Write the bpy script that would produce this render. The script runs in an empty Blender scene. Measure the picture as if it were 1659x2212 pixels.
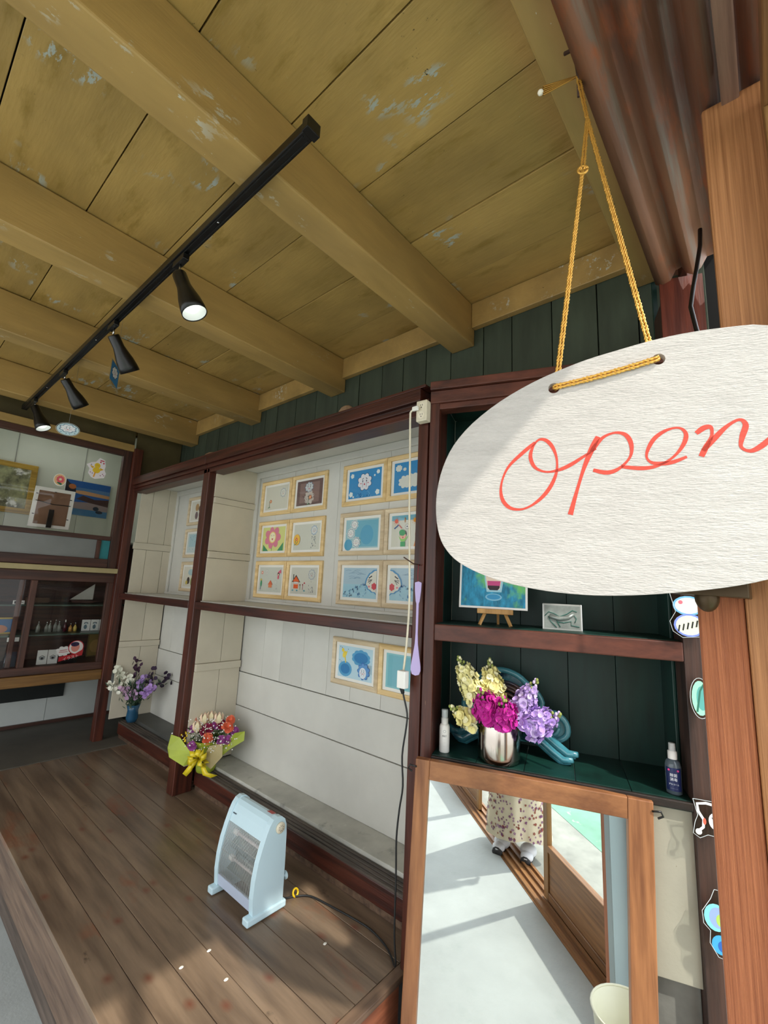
import bpy, bmesh, math, random
from mathutils import Vector, Matrix, Quaternion
random.seed(7)
sc = bpy.context.scene
COL = sc.collection
PI = math.pi
# ---------------------------------------------------------------- camera
cam_d = bpy.data.cameras.new('camera')
cam = bpy.data.objects.new('camera', cam_d)
COL.objects.link(cam)
R_ = Vector((0.651, -0.758, 0.046)).normalized()
F_ = Vector((0.742, 0.648, 0.170))
F_ = (F_ - R_ * F_.dot(R_)).normalized()
U_ = R_.cross(F_).normalized()
cm = Matrix((R_, U_, -F_)).transposed().to_4x4()
cm.translation = Vector((0, 0, 1.3))
cam.matrix_world = cm
cam_d.sensor_fit = 'VERTICAL'
cam_d.sensor_height = 36.0
cam_d.lens = 15.656
cam_d.clip_start = 0.01
sc.camera = cam
# ---------------------------------------------------------------- sky, sun, exposure
w = bpy.data.worlds.new('sky'); sc.world = w; w.use_nodes = True
wn = w.node_tree.nodes; wl = w.node_tree.links
bg = wn['Background']
tc = wn.new('ShaderNodeTexCoord'); sx = wn.new('ShaderNodeSeparateXYZ'); cr = wn.new('ShaderNodeValToRGB')
wl.new(tc.outputs['Generated'], sx.inputs[0]); wl.new(sx.outputs['Z'], cr.inputs[0])
cr.color_ramp.elements[0].position = 0.0; cr.color_ramp.elements[0].color = (0.36, 0.37, 0.37, 1)
cr.color_ramp.elements[1].position = 1.0; cr.color_ramp.elements[1].color = (0.93, 0.98, 1.06, 1)
wl.new(cr.outputs[0], bg.inputs['Color']); bg.inputs['Strength'].default_value = 3.6
sd = bpy.data.lights.new('sun', 'SUN'); sd.energy = 3.0; sd.angle = math.radians(1.0); sd.color = (1.0, 0.95, 0.86)
so = bpy.data.objects.new('sun', sd); COL.objects.link(so)
so.rotation_euler = Vector((0.28, 1.0, -1.25)).to_track_quat('-Z', 'Y').to_euler()
so.location = (-2, -6, 8)
sc.view_settings.view_transform = 'Standard'; sc.view_settings.look = 'None'
sc.view_settings.gamma = 1; sc.view_settings.use_curve_mapping = False
sc.view_settings.exposure = 0.42

# ---------------------------------------------------------------- materials
MATS = {}
def rgb(h):
    h = h.lstrip('#'); c = [int(h[i:i + 2], 16) / 255 for i in (0, 2, 4)]
    return tuple(((x / 12.92) if x < 0.04045 else ((x + 0.055) / 1.055) ** 2.4) for x in c) + (1,)
def mat(name, col, rough=0.55, metal=0.0, var=0.12, vs=6.0, stretch=(1, 1, 1), bump=0.0, bs=60.0, bstretch=None,
        marks=(), emit=0.0, coat=0.0, dark=None, island=0.0, knots=None):
    if name in MATS: return MATS[name]
    m = bpy.data.materials.new(name); m.use_nodes = True; MATS[name] = m
    N = m.node_tree.nodes; L = m.node_tree.links; b = N['Principled BSDF']
    c = rgb(col) if isinstance(col, str) else tuple(col) + ((1,) if len(col) == 3 else ())
    b.inputs['Roughness'].default_value = rough; b.inputs['Metallic'].default_value = metal
    b.inputs['Coat Weight'].default_value = coat
    m.diffuse_color = c
    if emit:
        b.inputs['Emission Color'].default_value = c; b.inputs['Emission Strength'].default_value = emit
    if var <= 0 and not bump and not marks:
        b.inputs['Base Color'].default_value = c; return m
    tcn = N.new('ShaderNodeTexCoord'); oi = N.new('ShaderNodeObjectInfo'); ad = N.new('ShaderNodeVectorMath'); ad.operation = 'ADD'
    ml = N.new('ShaderNodeVectorMath'); ml.operation = 'SCALE'; ml.inputs['Scale'].default_value = 17.0
    cmb = N.new('ShaderNodeCombineXYZ')
    for i in range(3): L.new(oi.outputs['Random'], cmb.inputs[i])
    L.new(cmb.outputs[0], ml.inputs[0]); L.new(tcn.outputs['Object'], ad.inputs[0]); L.new(ml.outputs[0], ad.inputs[1])
    def noise(scale, st, detail=4.0, rough_=0.6):
        mp = N.new('ShaderNodeMapping'); mp.inputs['Scale'].default_value = st; L.new(ad.outputs[0], mp.inputs[0])
        n = N.new('ShaderNodeTexNoise'); n.inputs['Scale'].default_value = scale; n.inputs['Detail'].default_value = detail
        n.inputs['Roughness'].default_value = rough_; L.new(mp.outputs[0], n.inputs['Vector']); return n
    n1 = noise(vs, stretch)
    rp = N.new('ShaderNodeValToRGB'); e = rp.color_ramp.elements
    d = rgb(dark) if dark else tuple(x * (1 - 2 * var) for x in c[:3]) + (1,)
    e[0].position = 0.32; e[0].color = d
    e[1].position = 0.68; e[1].color = tuple(min(1, x * (1 + var)) for x in c[:3]) + (1,)
    L.new(n1.outputs['Fac'], rp.inputs[0]); out = rp.outputs[0]
    if island:
        mr = N.new('ShaderNodeMapRange'); mr.inputs['To Min'].default_value = 1 - island; mr.inputs['To Max'].default_value = 1 + island * 0.6
        L.new(oi.outputs['Random'], mr.inputs[0])
        hs = N.new('ShaderNodeHueSaturation'); L.new(mr.outputs[0], hs.inputs['Value']); L.new(out, hs.inputs['Color']); out = hs.outputs[0]
    if knots:
        mp = N.new('ShaderNodeMapping'); mp.inputs['Scale'].default_value = knots[1]; L.new(ad.outputs[0], mp.inputs[0])
        vo = N.new('ShaderNodeTexVoronoi'); vo.voronoi_dimensions = '2D'; vo.inputs['Scale'].default_value = 1.0; L.new(mp.outputs[0], vo.inputs['Vector'])
        rk = N.new('ShaderNodeValToRGB'); rk.color_ramp.elements[0].position = 0.0; rk.color_ramp.elements[0].color = (1, 1, 1, 1)
        rk.color_ramp.elements[1].position = knots[2]; rk.color_ramp.elements[1].color = (0, 0, 0, 1)
        L.new(vo.outputs['Distance'], rk.inputs[0]); mx = N.new('ShaderNodeMix'); mx.data_type = 'RGBA'; L.new(rk.outputs[0], mx.inputs['Factor'])
        L.new(out, mx.inputs['A']); mx.inputs['B'].default_value = rgb(knots[0]); out = mx.outputs['Result']
    for mk in marks:
        mc, ms, mst, lo, hi = mk[:5]
        n = noise(ms, mst, 5.0, 0.65)
        r2 = N.new('ShaderNodeValToRGB'); r2.color_ramp.elements[0].position = lo; r2.color_ramp.elements[1].position = hi
        L.new(n.outputs['Fac'], r2.inputs[0])
        fac = r2.outputs[0]
        if len(mk) > 5:
            nm = noise(mk[5], (1, 1, 1), 2.0); r4 = N.new('ShaderNodeValToRGB'); r4.color_ramp.elements[0].position = mk[6]; r4.color_ramp.elements[1].position = mk[6] + .08
            L.new(nm.outputs['Fac'], r4.inputs[0]); mm_ = N.new('ShaderNodeMath'); mm_.operation = 'MULTIPLY'; L.new(fac, mm_.inputs[0]); L.new(r4.outputs[0], mm_.inputs[1]); fac = mm_.outputs[0]
        mx = N.new('ShaderNodeMix'); mx.data_type = 'RGBA'; L.new(fac, mx.inputs['Factor'])
        L.new(out, mx.inputs['A']); mx.inputs['B'].default_value = rgb(mc); out = mx.outputs['Result']
    L.new(out, b.inputs['Base Color'])
    if bump:
        n3 = noise(bs, bstretch or stretch, 3.0)
        bp = N.new('ShaderNodeBump'); bp.inputs['Strength'].default_value = bump; bp.inputs['Distance'].default_value = 0.004
        L.new(n3.outputs['Fac'], bp.inputs['Height']); L.new(bp.outputs[0], b.inputs['Normal'])
    return m
def wood(name, c, dark, axis, rough=0.5, vs=3.0, bump=0.25, marks=(), island=0.12, k=12.0, coat=0.0, along=0.7, knots=None):
    st = [k, k, k]; st['xyz'.index(axis)] = along
    return mat(name, c, rough, 0, 0.16, vs, tuple(st), bump, vs * 2.5, None, marks, 0, coat, dark, island, knots)
def flat(name, col, rough=0.6, **kw): return mat(name, col, rough, var=0, **kw)
def glass(name, tint=(0.99, 0.99, 0.985), rough=0.02, spec=0.08):
    if name in MATS: return MATS[name]
    m = bpy.data.materials.new(name); m.use_nodes = True; MATS[name] = m
    N = m.node_tree.nodes; L = m.node_tree.links; N.remove(N['Principled BSDF'])
    t = N.new('ShaderNodeBsdfTransparent'); t.inputs[0].default_value = tuple(tint) + (1,)
    g = N.new('ShaderNodeBsdfGlossy'); g.inputs['Roughness'].default_value = rough
    mx = N.new('ShaderNodeMixShader'); fr = N.new('ShaderNodeFresnel'); fr.inputs[0].default_value = 1.45
    ge = N.new('ShaderNodeNewGeometry'); iv = N.new('ShaderNodeMath'); iv.operation = 'SUBTRACT'; iv.inputs[0].default_value = 1.0
    mu_ = N.new('ShaderNodeMath'); mu_.operation = 'MULTIPLY'; L.new(ge.outputs['Backfacing'], iv.inputs[1])
    L.new(iv.outputs[0], mu_.inputs[0]); L.new(fr.outputs[0], mu_.inputs[1]); L.new(mu_.outputs[0], mx.inputs[0]); L.new(t.outputs[0], mx.inputs[1]); L.new(g.outputs[0], mx.inputs[2])
    L.new(mx.outputs[0], N['Material Output'].inputs[0]); return m

PEEL = [('#aeb5ac', 26, (1.3, 0.45, 1), 0.53, 0.57, 3.2, .60), ('#2e2610', 60, (1, 0.8, 1), 0.66, 0.70, 2.5, .55), ('#c4c6ba', 60, (1, 1, 1), 0.72, 0.75)]
ceil_m = mat('olive_ceiling_paint', '#b19254', 0.42, var=0.12, vs=2.2, stretch=(2.2, 0.8, 1), bump=0.25, bs=9, bstretch=(8, 1, 1), island=0.14,
             marks=[('#7d6420', 5, (2.5, 0.7, 1), 0.55, 0.8)] + PEEL)
joist_m = mat('olive_joist_paint', '#b09056', 0.40, var=0.12, vs=2.0, stretch=(0.7, 3, 3), bump=0.2, bs=14, bstretch=(0.7, 6, 6),
              marks=[('#c9cabd', 36, (0.5, 1.2, 1.2), 0.56, 0.60, 3.0, .60), ('#c9cabd', 60, (0.7, 1.2, 1.2), 0.70, 0.73), ('#3b3012', 50, (1, 1, 1), 0.73, 0.76)])
green_m = mat('faded_green_board', '#3b4536', 0.7, var=0.15, vs=4, stretch=(3, 3, 0.6), bump=0.2, bs=14, island=0.15)
dgreen_m = mat('dark_green_paint', '#0b322a', 0.45, var=0.18, vs=5, stretch=(3, 3, 0.6), bump=0.1, bs=12,
               marks=[('#5b7060', 20, (2.5, 2.5, 0.15), 0.74, 0.80)], island=0.1)
redz = wood('dark_red_wood_upright', '#572a1c', '#2f130d', 'z', 0.4, marks=[('#8a6a52', 30, (3, 3, .5), 0.72, 0.76)])
redy = wood('dark_red_wood_along', '#4e2418', '#2a110c', 'y', 0.4, marks=[('#8a6a52', 30, (3, .5, 3), 0.72, 0.76)])
redg = wood('red_brown_shelf_wood', '#6b3a2a', '#3d1f17', 'y', 0.5, k=5)
white_m = mat('white_wall_paint', '#cbcac2', 0.5, var=0.04, vs=3, bump=0.12, bs=12, island=0.03, marks=[('#8d8a7c', 60, (1, 1, .6), 0.74, 0.78)])
cream_m = mat('cream_wall_paint', '#cdc5b1', 0.5, var=0.05, vs=3, bump=0.12, bs=10, island=0.04)
plank_m = wood('worn_brown_floor_plank', '#7d6955', '#5c4b3c', 'y', 0.30, vs=2.6, bump=0.3, k=7, island=0.14, knots=('#6b4130', (3.9, 2.6, 3), .085),
               marks=[('#7a4428', 3.0, (1.4, 0.6, 1), 0.60, 0.75), ('#3a2a20', 9.0, (1, .5, 1), 0.68, 0.76), ('#b8a78e', 60, (1, 1, 1), 0.76, 0.79)])
platx = wood('worn_brown_edge_board', '#6b5543', '#43332a', 'x', 0.45)
conc_m = mat('pale_concrete', '#adb3b1', 0.7, var=0.08, vs=2.0, bump=0.3, bs=60, marks=[('#9aa39f', 3, (1, 1, 1), 0.58, 0.8)])
dconc_m = mat('dark_rough_concrete', '#6a6a64', 0.85, var=0.25, vs=5, bump=0.5, bs=20)
stone_m = mat('grey_marbled_stone', '#b9b8ae', 0.5, var=0.12, vs=5, bump=0.1, bs=30, marks=[('#55564f', 9, (1, 1, 1), 0.58, 0.78), ('#c9c9c1', 14, (1, 1, 1), 0.62, 0.75)])
dstone_m = mat('dark_grey_stone', '#4c4d49', 0.5, var=0.12, vs=5)
black_m = flat('black_gap', '#090807', 0.9)
blk = mat('black_lamp_enamel', '#0a0a0a', 0.32, var=0.02)
rust_m = mat('rusted_sheet_metal', '#9a6a50', 0.55, 0.1, 0.22, 3.5, (0.35, 3, 3), 0.3, 12, (0.6, 4, 4),
             marks=[('#8b8a80', 4, (0.25, 5, 5), 0.5, 0.7), ('#b0663f', 5, (0.7, 2, 2), 0.52, 0.66)])
chrome = flat('chrome', '#c9c9c9', 0.15, metal=1.0)
steel = flat('brushed_steel', '#b5aca2', 0.16, metal=1.0)
mirror_m = flat('mirror_silver', '#eef3f1', 0.0, metal=1.0)
postz = wood('sunlit_brown_post', '#bb8252', '#9d663a', 'z', 0.6, vs=9, k=20, bump=0.4, along=.25)
frontz = wood('grooved_brown_board', '#bb734a', '#9a5634', 'z', 0.55, vs=14, k=22, bump=0.7, along=.15)
mirw = wood('light_brown_mirror_frame', '#94643f', '#70462b', 'z', 0.45, vs=4, k=9, bump=0.25)
mirx = wood('light_brown_mirror_rail', '#94643f', '#70462b', 'y', 0.45, vs=4, k=5, bump=0.25)
caseb = wood('brown_case_wood', '#4f3126', '#2d1a14', 'x', 0.5)
casez = wood('brown_case_upright', '#533226', '#301c15', 'z', 0.5)
ochre = wood('ochre_beam_wood', '#7f5b2a', '#5b3f1b', 'x', 0.5)
beige = mat('beige_ledge_paint', '#a89a6f', 0.5, var=0.08)
pine = wood('pale_pine_frame', '#e0c48f', '#cfae75', 'y', 0.5, vs=5, k=6, bump=0.08, island=0.05)
ash = wood('greyish_beech_frame', '#d2c0a0', '#bda887', 'y', 0.5, vs=5, k=6, bump=0.08, island=0.05)
matt_m = flat('white_mount_card', '#ecebe6', 0.8)
pane = glass('clear_glass')
frost = mat('frosted_pane', '#7d807e', 0.35, var=0.06, vs=3)
plastic = mat('pale_blue_plastic', '#c3dde6', 0.35, var=0.01)
ivory = mat('ivory_plastic', '#ddd5bd', 0.4, var=0.06, vs=20)
whitep = flat('white_plastic', '#efeee8', 0.4)

# ---------------------------------------------------------------- mesh builder
class MB:
    def __init__(s): s.v = []; s.f = []; s.m = []; s.ms = []; s.smooth = []
    def mi(s, m):
        if m not in s.ms: s.ms.append(m)
        return s.ms.index(m)
    def add(s, vs, fs, m, sm=False):
        o = len(s.v); s.v += [tuple(v) for v in vs]; k = s.mi(m)
        for f in fs: s.f.append([o + i for i in f]); s.m.append(k); s.smooth.append(sm)
        return s
    def box(s, x0, x1, y0, y1, z0, z1, m):
        return s.hex([(x0, y0, z0), (x1, y0, z0), (x1, y1, z0), (x0, y1, z0), (x0, y0, z1), (x1, y0, z1), (x1, y1, z1), (x0, y1, z1)], m)
    def hex(s, v, m):
        return s.add(v, [(0, 3, 2, 1), (4, 5, 6, 7), (0, 1, 5, 4), (1, 2, 6, 5), (2, 3, 7, 6), (3, 0, 4, 7)], m)
    def fbox(s, fr, u0, u1, v0, v1, w0, w1, m):
        P = fr.p
        return s.hex([P(u0, v0, w0), P(u1, v0, w0), P(u1, v1, w0), P(u0, v1, w0), P(u0, v0, w1), P(u1, v0, w1), P(u1, v1, w1), P(u0, v1, w1)], m)
    def bar(s, a, b, wd, dp, m, up=(0, 0, 1)):
        a = Vector(a); b = Vector(b); d = (b - a).normalized(); x = d.cross(Vector(up))
        if x.length < 1e-4: x = d.cross(Vector((1, 0, 0)))
        x.normalize(); y = x.cross(d).normalized(); x *= wd / 2; y *= dp / 2
        return s.hex([a - x - y, a + x - y, a + x + y, a - x + y, b - x - y, b + x - y, b + x + y, b - x + y], m)
    def tube(s, pts, r, m, n=8, cap=True):
        pts = [Vector(p) for p in pts]; rs = r if isinstance(r, (list, tuple)) else [r] * len(pts)
        vs = []; prev = None
        for i, p in enumerate(pts):
            d = (pts[min(i + 1, len(pts) - 1)] - pts[max(i - 1, 0)]).normalized()
            if prev is None:
                x = d.cross(Vector((0, 0, 1)))
                if x.length < 0.1: x = d.cross(Vector((1, 0, 0)))
            else: x = prev - d * prev.dot(d)
            x.normalize(); prev = x; y = d.cross(x)
            for k in range(n):
                a = 2 * PI * k / n; vs.append(p + (x * math.cos(a) + y * math.sin(a)) * rs[i])
        fs = []
        for i in range(len(pts) - 1):
            for k in range(n):
                fs.append((i * n + k, i * n + (k + 1) % n, (i + 1) * n + (k + 1) % n, (i + 1) * n + k))
        if cap: fs.append(tuple(range(n - 1, -1, -1))); fs.append(tuple((len(pts) - 1) * n + k for k in range(n)))
        return s.add(vs, fs, m, True)
    def lathe(s, prof, o, ax, m, n=24, capA=False, capB=False):
        o = Vector(o); ax = Vector(ax).normalized(); x = ax.cross(Vector((0, 0, 1)))
        if x.length < 0.1: x = Vector((1, 0, 0))
        x.normalize(); y = ax.cross(x); vs = []; fs = []
        for (r, h) in prof:
            for k in range(n):
                a = 2 * PI * k / n; vs.append(o + ax * h + (x * math.cos(a) + y * math.sin(a)) * r)
        for i in range(len(prof) - 1):
            for k in range(n): fs.append((i * n + k, i * n + (k + 1) % n, (i + 1) * n + (k + 1) % n, (i + 1) * n + k))
        if capA: fs.append(tuple(range(n - 1, -1, -1)))
        if capB: fs.append(tuple((len(prof) - 1) * n + k for k in range(n)))
        return s.add(vs, fs, m, True)
    def ell(s, c, r, m, n=10, k=6):
        c = Vector(c); r = r if isinstance(r, (tuple, list)) else (r, r, r); vs = [c + Vector((0, 0, -r[2]))]; fs = []
        for j in range(1, k):
            t = PI * j / k - PI / 2
            for i in range(n):
                a = 2 * PI * i / n; vs.append(c + Vector((r[0] * math.cos(t) * math.cos(a), r[1] * math.cos(t) * math.sin(a), r[2] * math.sin(t))))
        vs.append(c + Vector((0, 0, r[2]))); T = len(vs) - 1
        for i in range(n):
            fs.append((0, 1 + (i + 1) % n, 1 + i)); fs.append((T, T - n + i, T - n + (i + 1) % n))
        for j in range(k - 2):
            for i in range(n): fs.append((1 + j * n + i, 1 + j * n + (i + 1) % n, 1 + (j + 1) * n + (i + 1) % n, 1 + (j + 1) * n + i))
        return s.add(vs, fs, m, True)
    def prism(s, pts, fr, w0, w1, m, m2=None):
        n = len(pts); vs = [fr.p(a, b, w0) for a, b in pts] + [fr.p(a, b, w1) for a, b in pts]
        s.add(vs, [tuple(range(n - 1, -1, -1))], m); s.add(vs, [tuple(range(n, 2 * n))], m2 or m)
        return s.add(vs, [(i, (i + 1) % n, n + (i + 1) % n, n + i) for i in range(n)], m)
    def petals(s, c, nrm, r, n, m, cup=0.3, wd=0.9, tw=0.0):
        c = Vector(c); z = Vector(nrm).normalized(); x = z.cross(Vector((0.3, 0.2, 1)))
        if x.length < 0.05: x = Vector((1, 0, 0))
        x.normalize(); y = z.cross(x)
        for k in range(n):
            a = 2 * PI * k / n + tw; d = x * math.cos(a) + y * math.sin(a); t = z.cross(d)
            hw = r * wd * math.sin(PI / n) * 1.2; j = random.uniform(.8, 1.15)
            vs = [c, c + d * r * .55 * j - t * hw + z * cup * r * .5, c + d * r * j - t * hw * .6 + z * cup * r * random.uniform(.5, 1.3), c + d * r * 1.08 * j + z * cup * r * .8,
                  c + d * r * j + t * hw * .6 + z * cup * r * random.uniform(.5, 1.3), c + d * r * .55 * j + t * hw + z * cup * r * .5, c + d * r * .6 * j + z * cup * r * .15]
            s.add(vs, [(0, 1, 6), (1, 2, 6), (2, 3, 6), (3, 4, 6), (4, 5, 6), (5, 0, 6)], m, True)
        return s
    def build(s, name, parent=None, bev=0.0, kind=None, label=None, subsurf=0):
        me = bpy.data.meshes.new(name); me.from_pydata(s.v, [], s.f)
        for m in s.ms: me.materials.append(m)
        me.polygons.foreach_set('material_index', s.m); me.polygons.foreach_set('use_smooth', s.smooth); me.update()
        o = bpy.data.objects.new(name, me); COL.objects.link(o)
        if parent is not None:
            o.parent = parent
            o.matrix_parent_inverse = WINV.get(parent.name, Matrix.Identity(4))
        if bev:
            b = o.modifiers.new('bevel', 'BEVEL'); b.width = bev; b.segments = 2; b.limit_method = 'ANGLE'; b.angle_limit = 0.6
        if subsurf:
            b = o.modifiers.new('smooth', 'SUBSURF'); b.levels = subsurf; b.render_levels = subsurf
        if kind: o['kind'] = kind
        if label: o['label'] = label
        return o
WINV = {}
class FR:                               # a flat local frame: origin + u, v, w axes
    def __init__(s, o, u, v, w=None):
        s.o = Vector(o); s.u = Vector(u).normalized(); s.v = Vector(v).normalized(); s.w = Vector(w).normalized() if w else s.u.cross(s.v).normalized()
    def p(s, a, b, c=0.0): return s.o + s.u * a + s.v * b + s.w * c
def thing(name, label=None, cat=None, loc=(0, 0, 0), group=None, kind=None):   # Empty; children are built in world coordinates
    o = bpy.data.objects.new(name, None); COL.objects.link(o); o.location = loc; o.empty_display_size = 0.05
    if label: o['label'] = label
    if cat: o['category'] = cat
    if group: o['group'] = group
    if kind: o['kind'] = kind
    WINV[o.name] = Matrix.Translation(-Vector(loc)); return o
def tag(o, label, cat, group=None):
    o['label'] = label; o['category'] = cat
    if group: o['group'] = group
    return o
def box(name, x0, x1, y0, y1, z0, z1, m, parent=None, bev=0.0, kind=None):
    return MB().box(x0, x1, y0, y1, z0, z1, m).build(name, parent, bev, kind)

# flat art, drawn in metres on a frame; every layer is a hair above the one before
class Art:
    def __init__(s, fr, w0=0.0, step=0.00012): s.fr = fr; s.mb = MB(); s.w = w0; s.st = step
    def poly(s, pts, col):
        s.w += s.st; m = flat('ink_' + col.strip('#'), col, 0.8)
        s.mb.add([s.fr.p(a, b, s.w) for a, b in pts], [tuple(range(len(pts)))], m); return s
    def rect(s, a, b, c, d, col): return s.poly([(a, b), (c, b), (c, d), (a, d)], col)
    def circ(s, x, y, r, col, ry=None, n=18, rot=0.0):
        ry = ry or r; c, q = math.cos(rot), math.sin(rot)
        return s.poly([(x + r * math.cos(t) * c - ry * math.sin(t) * q, y + r * math.cos(t) * q + ry * math.sin(t) * c) for t in [2 * PI * k / n for k in range(n)]], col)
    def cloudpts(s, x, y, r, n, ry, bump=0.22, ph=0.0):
        ry = ry or r; out = []
        for k in range(n * 6):
            t = 2 * PI * k / (n * 6); g = 1 - bump + bump * abs(math.sin(n * (t + ph) / 2)); out.append((x + r * g * math.cos(t), y + ry * g * math.sin(t)))
        return out
    def cloud(s, x, y, r, line, fill, n=9, ry=None, lw=0.12):
        ry = ry or r
        s.poly(s.cloudpts(x, y, r, n, ry), line); return s.poly(s.cloudpts(x, y, r * (1 - lw), n, ry * (1 - lw)), fill)
    def line(s, pts, wd, col):
        s.w += s.st; m = flat('ink_' + col.strip('#'), col, 0.8); L_ = []; R2 = []
        for i, (a, b) in enumerate(pts):
            p = pts[max(i - 1, 0)]; q = pts[min(i + 1, len(pts) - 1)]; dx, dy = q[0] - p[0], q[1] - p[1]; l = math.hypot(dx, dy) or 1
            L_.append((a - dy / l * wd / 2, b + dx / l * wd / 2)); R2.append((a + dy / l * wd / 2, b - dx / l * wd / 2))
        n = len(pts); vs = [s.fr.p(a, b, s.w) for a, b in L_ + R2]
        s.mb.add(vs, [(i + n, i + 1 + n, i + 1, i) for i in range(n - 1)], m); return s
    def drop(s, x, y, r, col, sl=0.0): return s.poly([(x - r * .5, y), (x - r * .3, y - r * .6), (x + r * .3, y - r * .6), (x + r * .5, y), (x + sl * r, y + r * 1.5)], col)
    def face(s, x, y, r, mouth='#c8324a', cheeks=True, ink='#1b2a44'):
        for q in (-1, 1):
            s.line([(x + q * r * .15, y + r * .42), (x + q * r * .38, y + r * .28)], r * .07, ink)
            s.circ(x + q * r * .28, y + r * .1, r * .07, ink, r * .1, 8)
            s.line([(x + q * r * .28, y + r * .1), (x + q * r * .28, y - r * .6)], r * .035, ink)
            if cheeks: s.circ(x + q * r * .52, y - r * .15, r * .09, '#d0566a', r * .06, 8)
        s.poly([(x - r * .12, y - r * .35), (x + r * .12, y - r * .35), (x, y - r * .1)], mouth); return s
    def text(s, txt, x, y, size, col, rot=0.0):
        cu = bpy.data.curves.new('t', 'FONT'); cu.body = txt; cu.size = size; cu.align_x = 'CENTER'; cu.resolution_u = 2
        to = bpy.data.objects.new('t', cu); me = to.to_mesh(); s.w += s.st
        c, q = math.cos(rot), math.sin(rot)
        vs = [s.fr.p(x + v.co.x * c - v.co.y * q, y + v.co.x * q + v.co.y * c, s.w) for v in me.vertices]
        s.mb.add(vs, [tuple(p.vertices) for p in me.polygons], flat('ink_' + col.strip('#'), col, 0.8))
        to.to_mesh_clear(); bpy.data.objects.remove(to); bpy.data.curves.remove(cu); return s
    def build(s, name, parent=None, label=None): return s.mb.build(name, parent, label=label)

# ================================================================ SETTING
XW = 1.84
XB = 1.57
# concrete floor inside and the ground outside
g = thing('floor', loc=(0, 0, -0.4), kind='structure')
box('concrete_slab', -3.2, 2.4, 0.02, 5.2, -0.5, -0.4, conc_m, g)
o = box('ground', -6, 6, -0.75, -0.05, -0.52, -0.42, mat('outdoor_concrete', '#92938a', 0.8, var=0.15, vs=4, bump=0.4, bs=40), None, kind='structure')
o = box('painted_strip', -6, 6, -1.6, -0.752, -0.52, -0.418, mat('green_ground_paint', '#6a9e84', 0.7, var=0.15, vs=3, marks=[('#b7b8a8', 9, (1, 1, 1), .62, .68)]), None, kind='structure')
o = box('road', -14, 14, -14, -1.602, -0.53, -0.425, mat('road_concrete', '#8f9086', 0.85, var=0.12, vs=2, bump=0.3, bs=30), None, kind='structure')
# raised platform
pl = thing('platform', 'raised platform of worn dark brown planks in front of the white wall cabinets', 'platform', (1.1, 2.5, -0.4))
seams = [0.665, 0.785, 0.905, 1.02, 1.13, 1.235, 1.34, 1.46, 1.60, 1.72]
for a, b in zip(seams[:-1], seams[1:]):
    dz = random.uniform(-0.001, 0.001)
    box('plank', a + 0.0012, b - 0.0012, 1.103, 3.955, -0.022, dz, plank_m, pl, 0.0012)
box('end_board', 0.665, 1.72, 1.062, 1.10, -0.022, 0.0, platx, pl, 0.002)
box('front_fascia', 0.70, 1.42, 1.07, 1.095, -0.34, -0.024, wood('reddish_fascia', '#8a5238', '#5b3020', 'x', 0.5), pl, 0.002)
box('side_fascia', 0.69, 0.715, 1.07, 4.2, -0.24, -0.024, wood('side_fascia_wood', '#75604f', '#4d3b30', 'y', 0.5), pl, 0.002)
box('side_sill', 0.725, 0.76, 1.07, 4.2, -0.4, -0.242, wood('side_sill_wood', '#5f5248', '#3c322b', 'y', 0.6), pl, 0.002)
box('sub_frame', 0.77, 1.80, 1.12, 4.15, -0.4, -0.03, flat('dark_underframe', '#2b2521', 0.8), pl)
box('back_step', 0.60, 1.80, 3.96, 4.93, -0.03, 0.004, mat('dull_grey_brown_board', '#5a554b', 0.6, var=0.1, vs=4), pl, 0.002)
box('step_fascia', 0.665, 0.70, 4.2, 4.93, -0.4, -0.032, platx, pl)

# ceiling
ce = thing('ceiling', loc=(0, 2.5, 2.75), kind='structure')
xs = [-2.43 + 0.3105 * i for i in range(13)] + [1.605, XW]
bd = [a for a in xs]
bd = [-2.43, -2.12, -1.81, -1.50, -1.19, -0.88, -0.57, -0.26, 0.05, 0.362, 0.67, 0.985, 1.30, 1.612, 1.84]
for a, b in zip(bd[:-1], bd[1:]):
    dz = random.uniform(0, 0.004)
    box('ceiling_board', a + 0.002, b - 0.002, 0.2, 4.93, 2.75 + dz, 2.775, ceil_m, ce, 0.0015)
box('roof_deck', -2.5, 2.2, -0.1, 5.1, 2.78, 2.86, black_m, ce)
for (a, b, z0) in [(0.232, 0.325, 2.53), (1.05, 1.18, 2.53), (1.985, 2.115, 2.53), (2.92, 3.05, 2.53), (3.92, 4.05, 2.53)]:
    box('joist', -2.43, XW, a, b, z0, 2.749, joist_m, ce, 0.006)
# right wall: upright faded green boards above the cabinets, plate under the ceiling
wr = thing('wall_right', loc=(XW, 2.5, 2.1), kind='structure')
y = 0.10
while y < 4.9:
    wd = random.choice([0.15, 0.19, 0.22, 0.16]); y2 = min(y + wd, 4.93)
    z0 = 2.165 if y < 1.3 else -0.03
    box('wall_board', XW + random.uniform(0, .003), XW + 0.03, y + 0.0025, y2 - 0.0025, z0, 2.749, green_m, wr); y = y2
for (a, b) in [(0.327, 1.048), (1.182, 1.983), (2.117, 2.918), (3.052, 3.918)]:
    box('wall_plate', XW - 0.035, XW - 0.001, a, b, 2.615, 2.748, joist_m, wr, 0.003)
box('wall_backing', XW + 0.032, XW + 0.06, 1.32, 5.0, -0.4, 2.75, black_m, wr)
box('wall_lower', XW + 0.032, XW + 0.06, 0.05, 1.31, 2.17, 2.75, black_m, wr)
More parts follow.
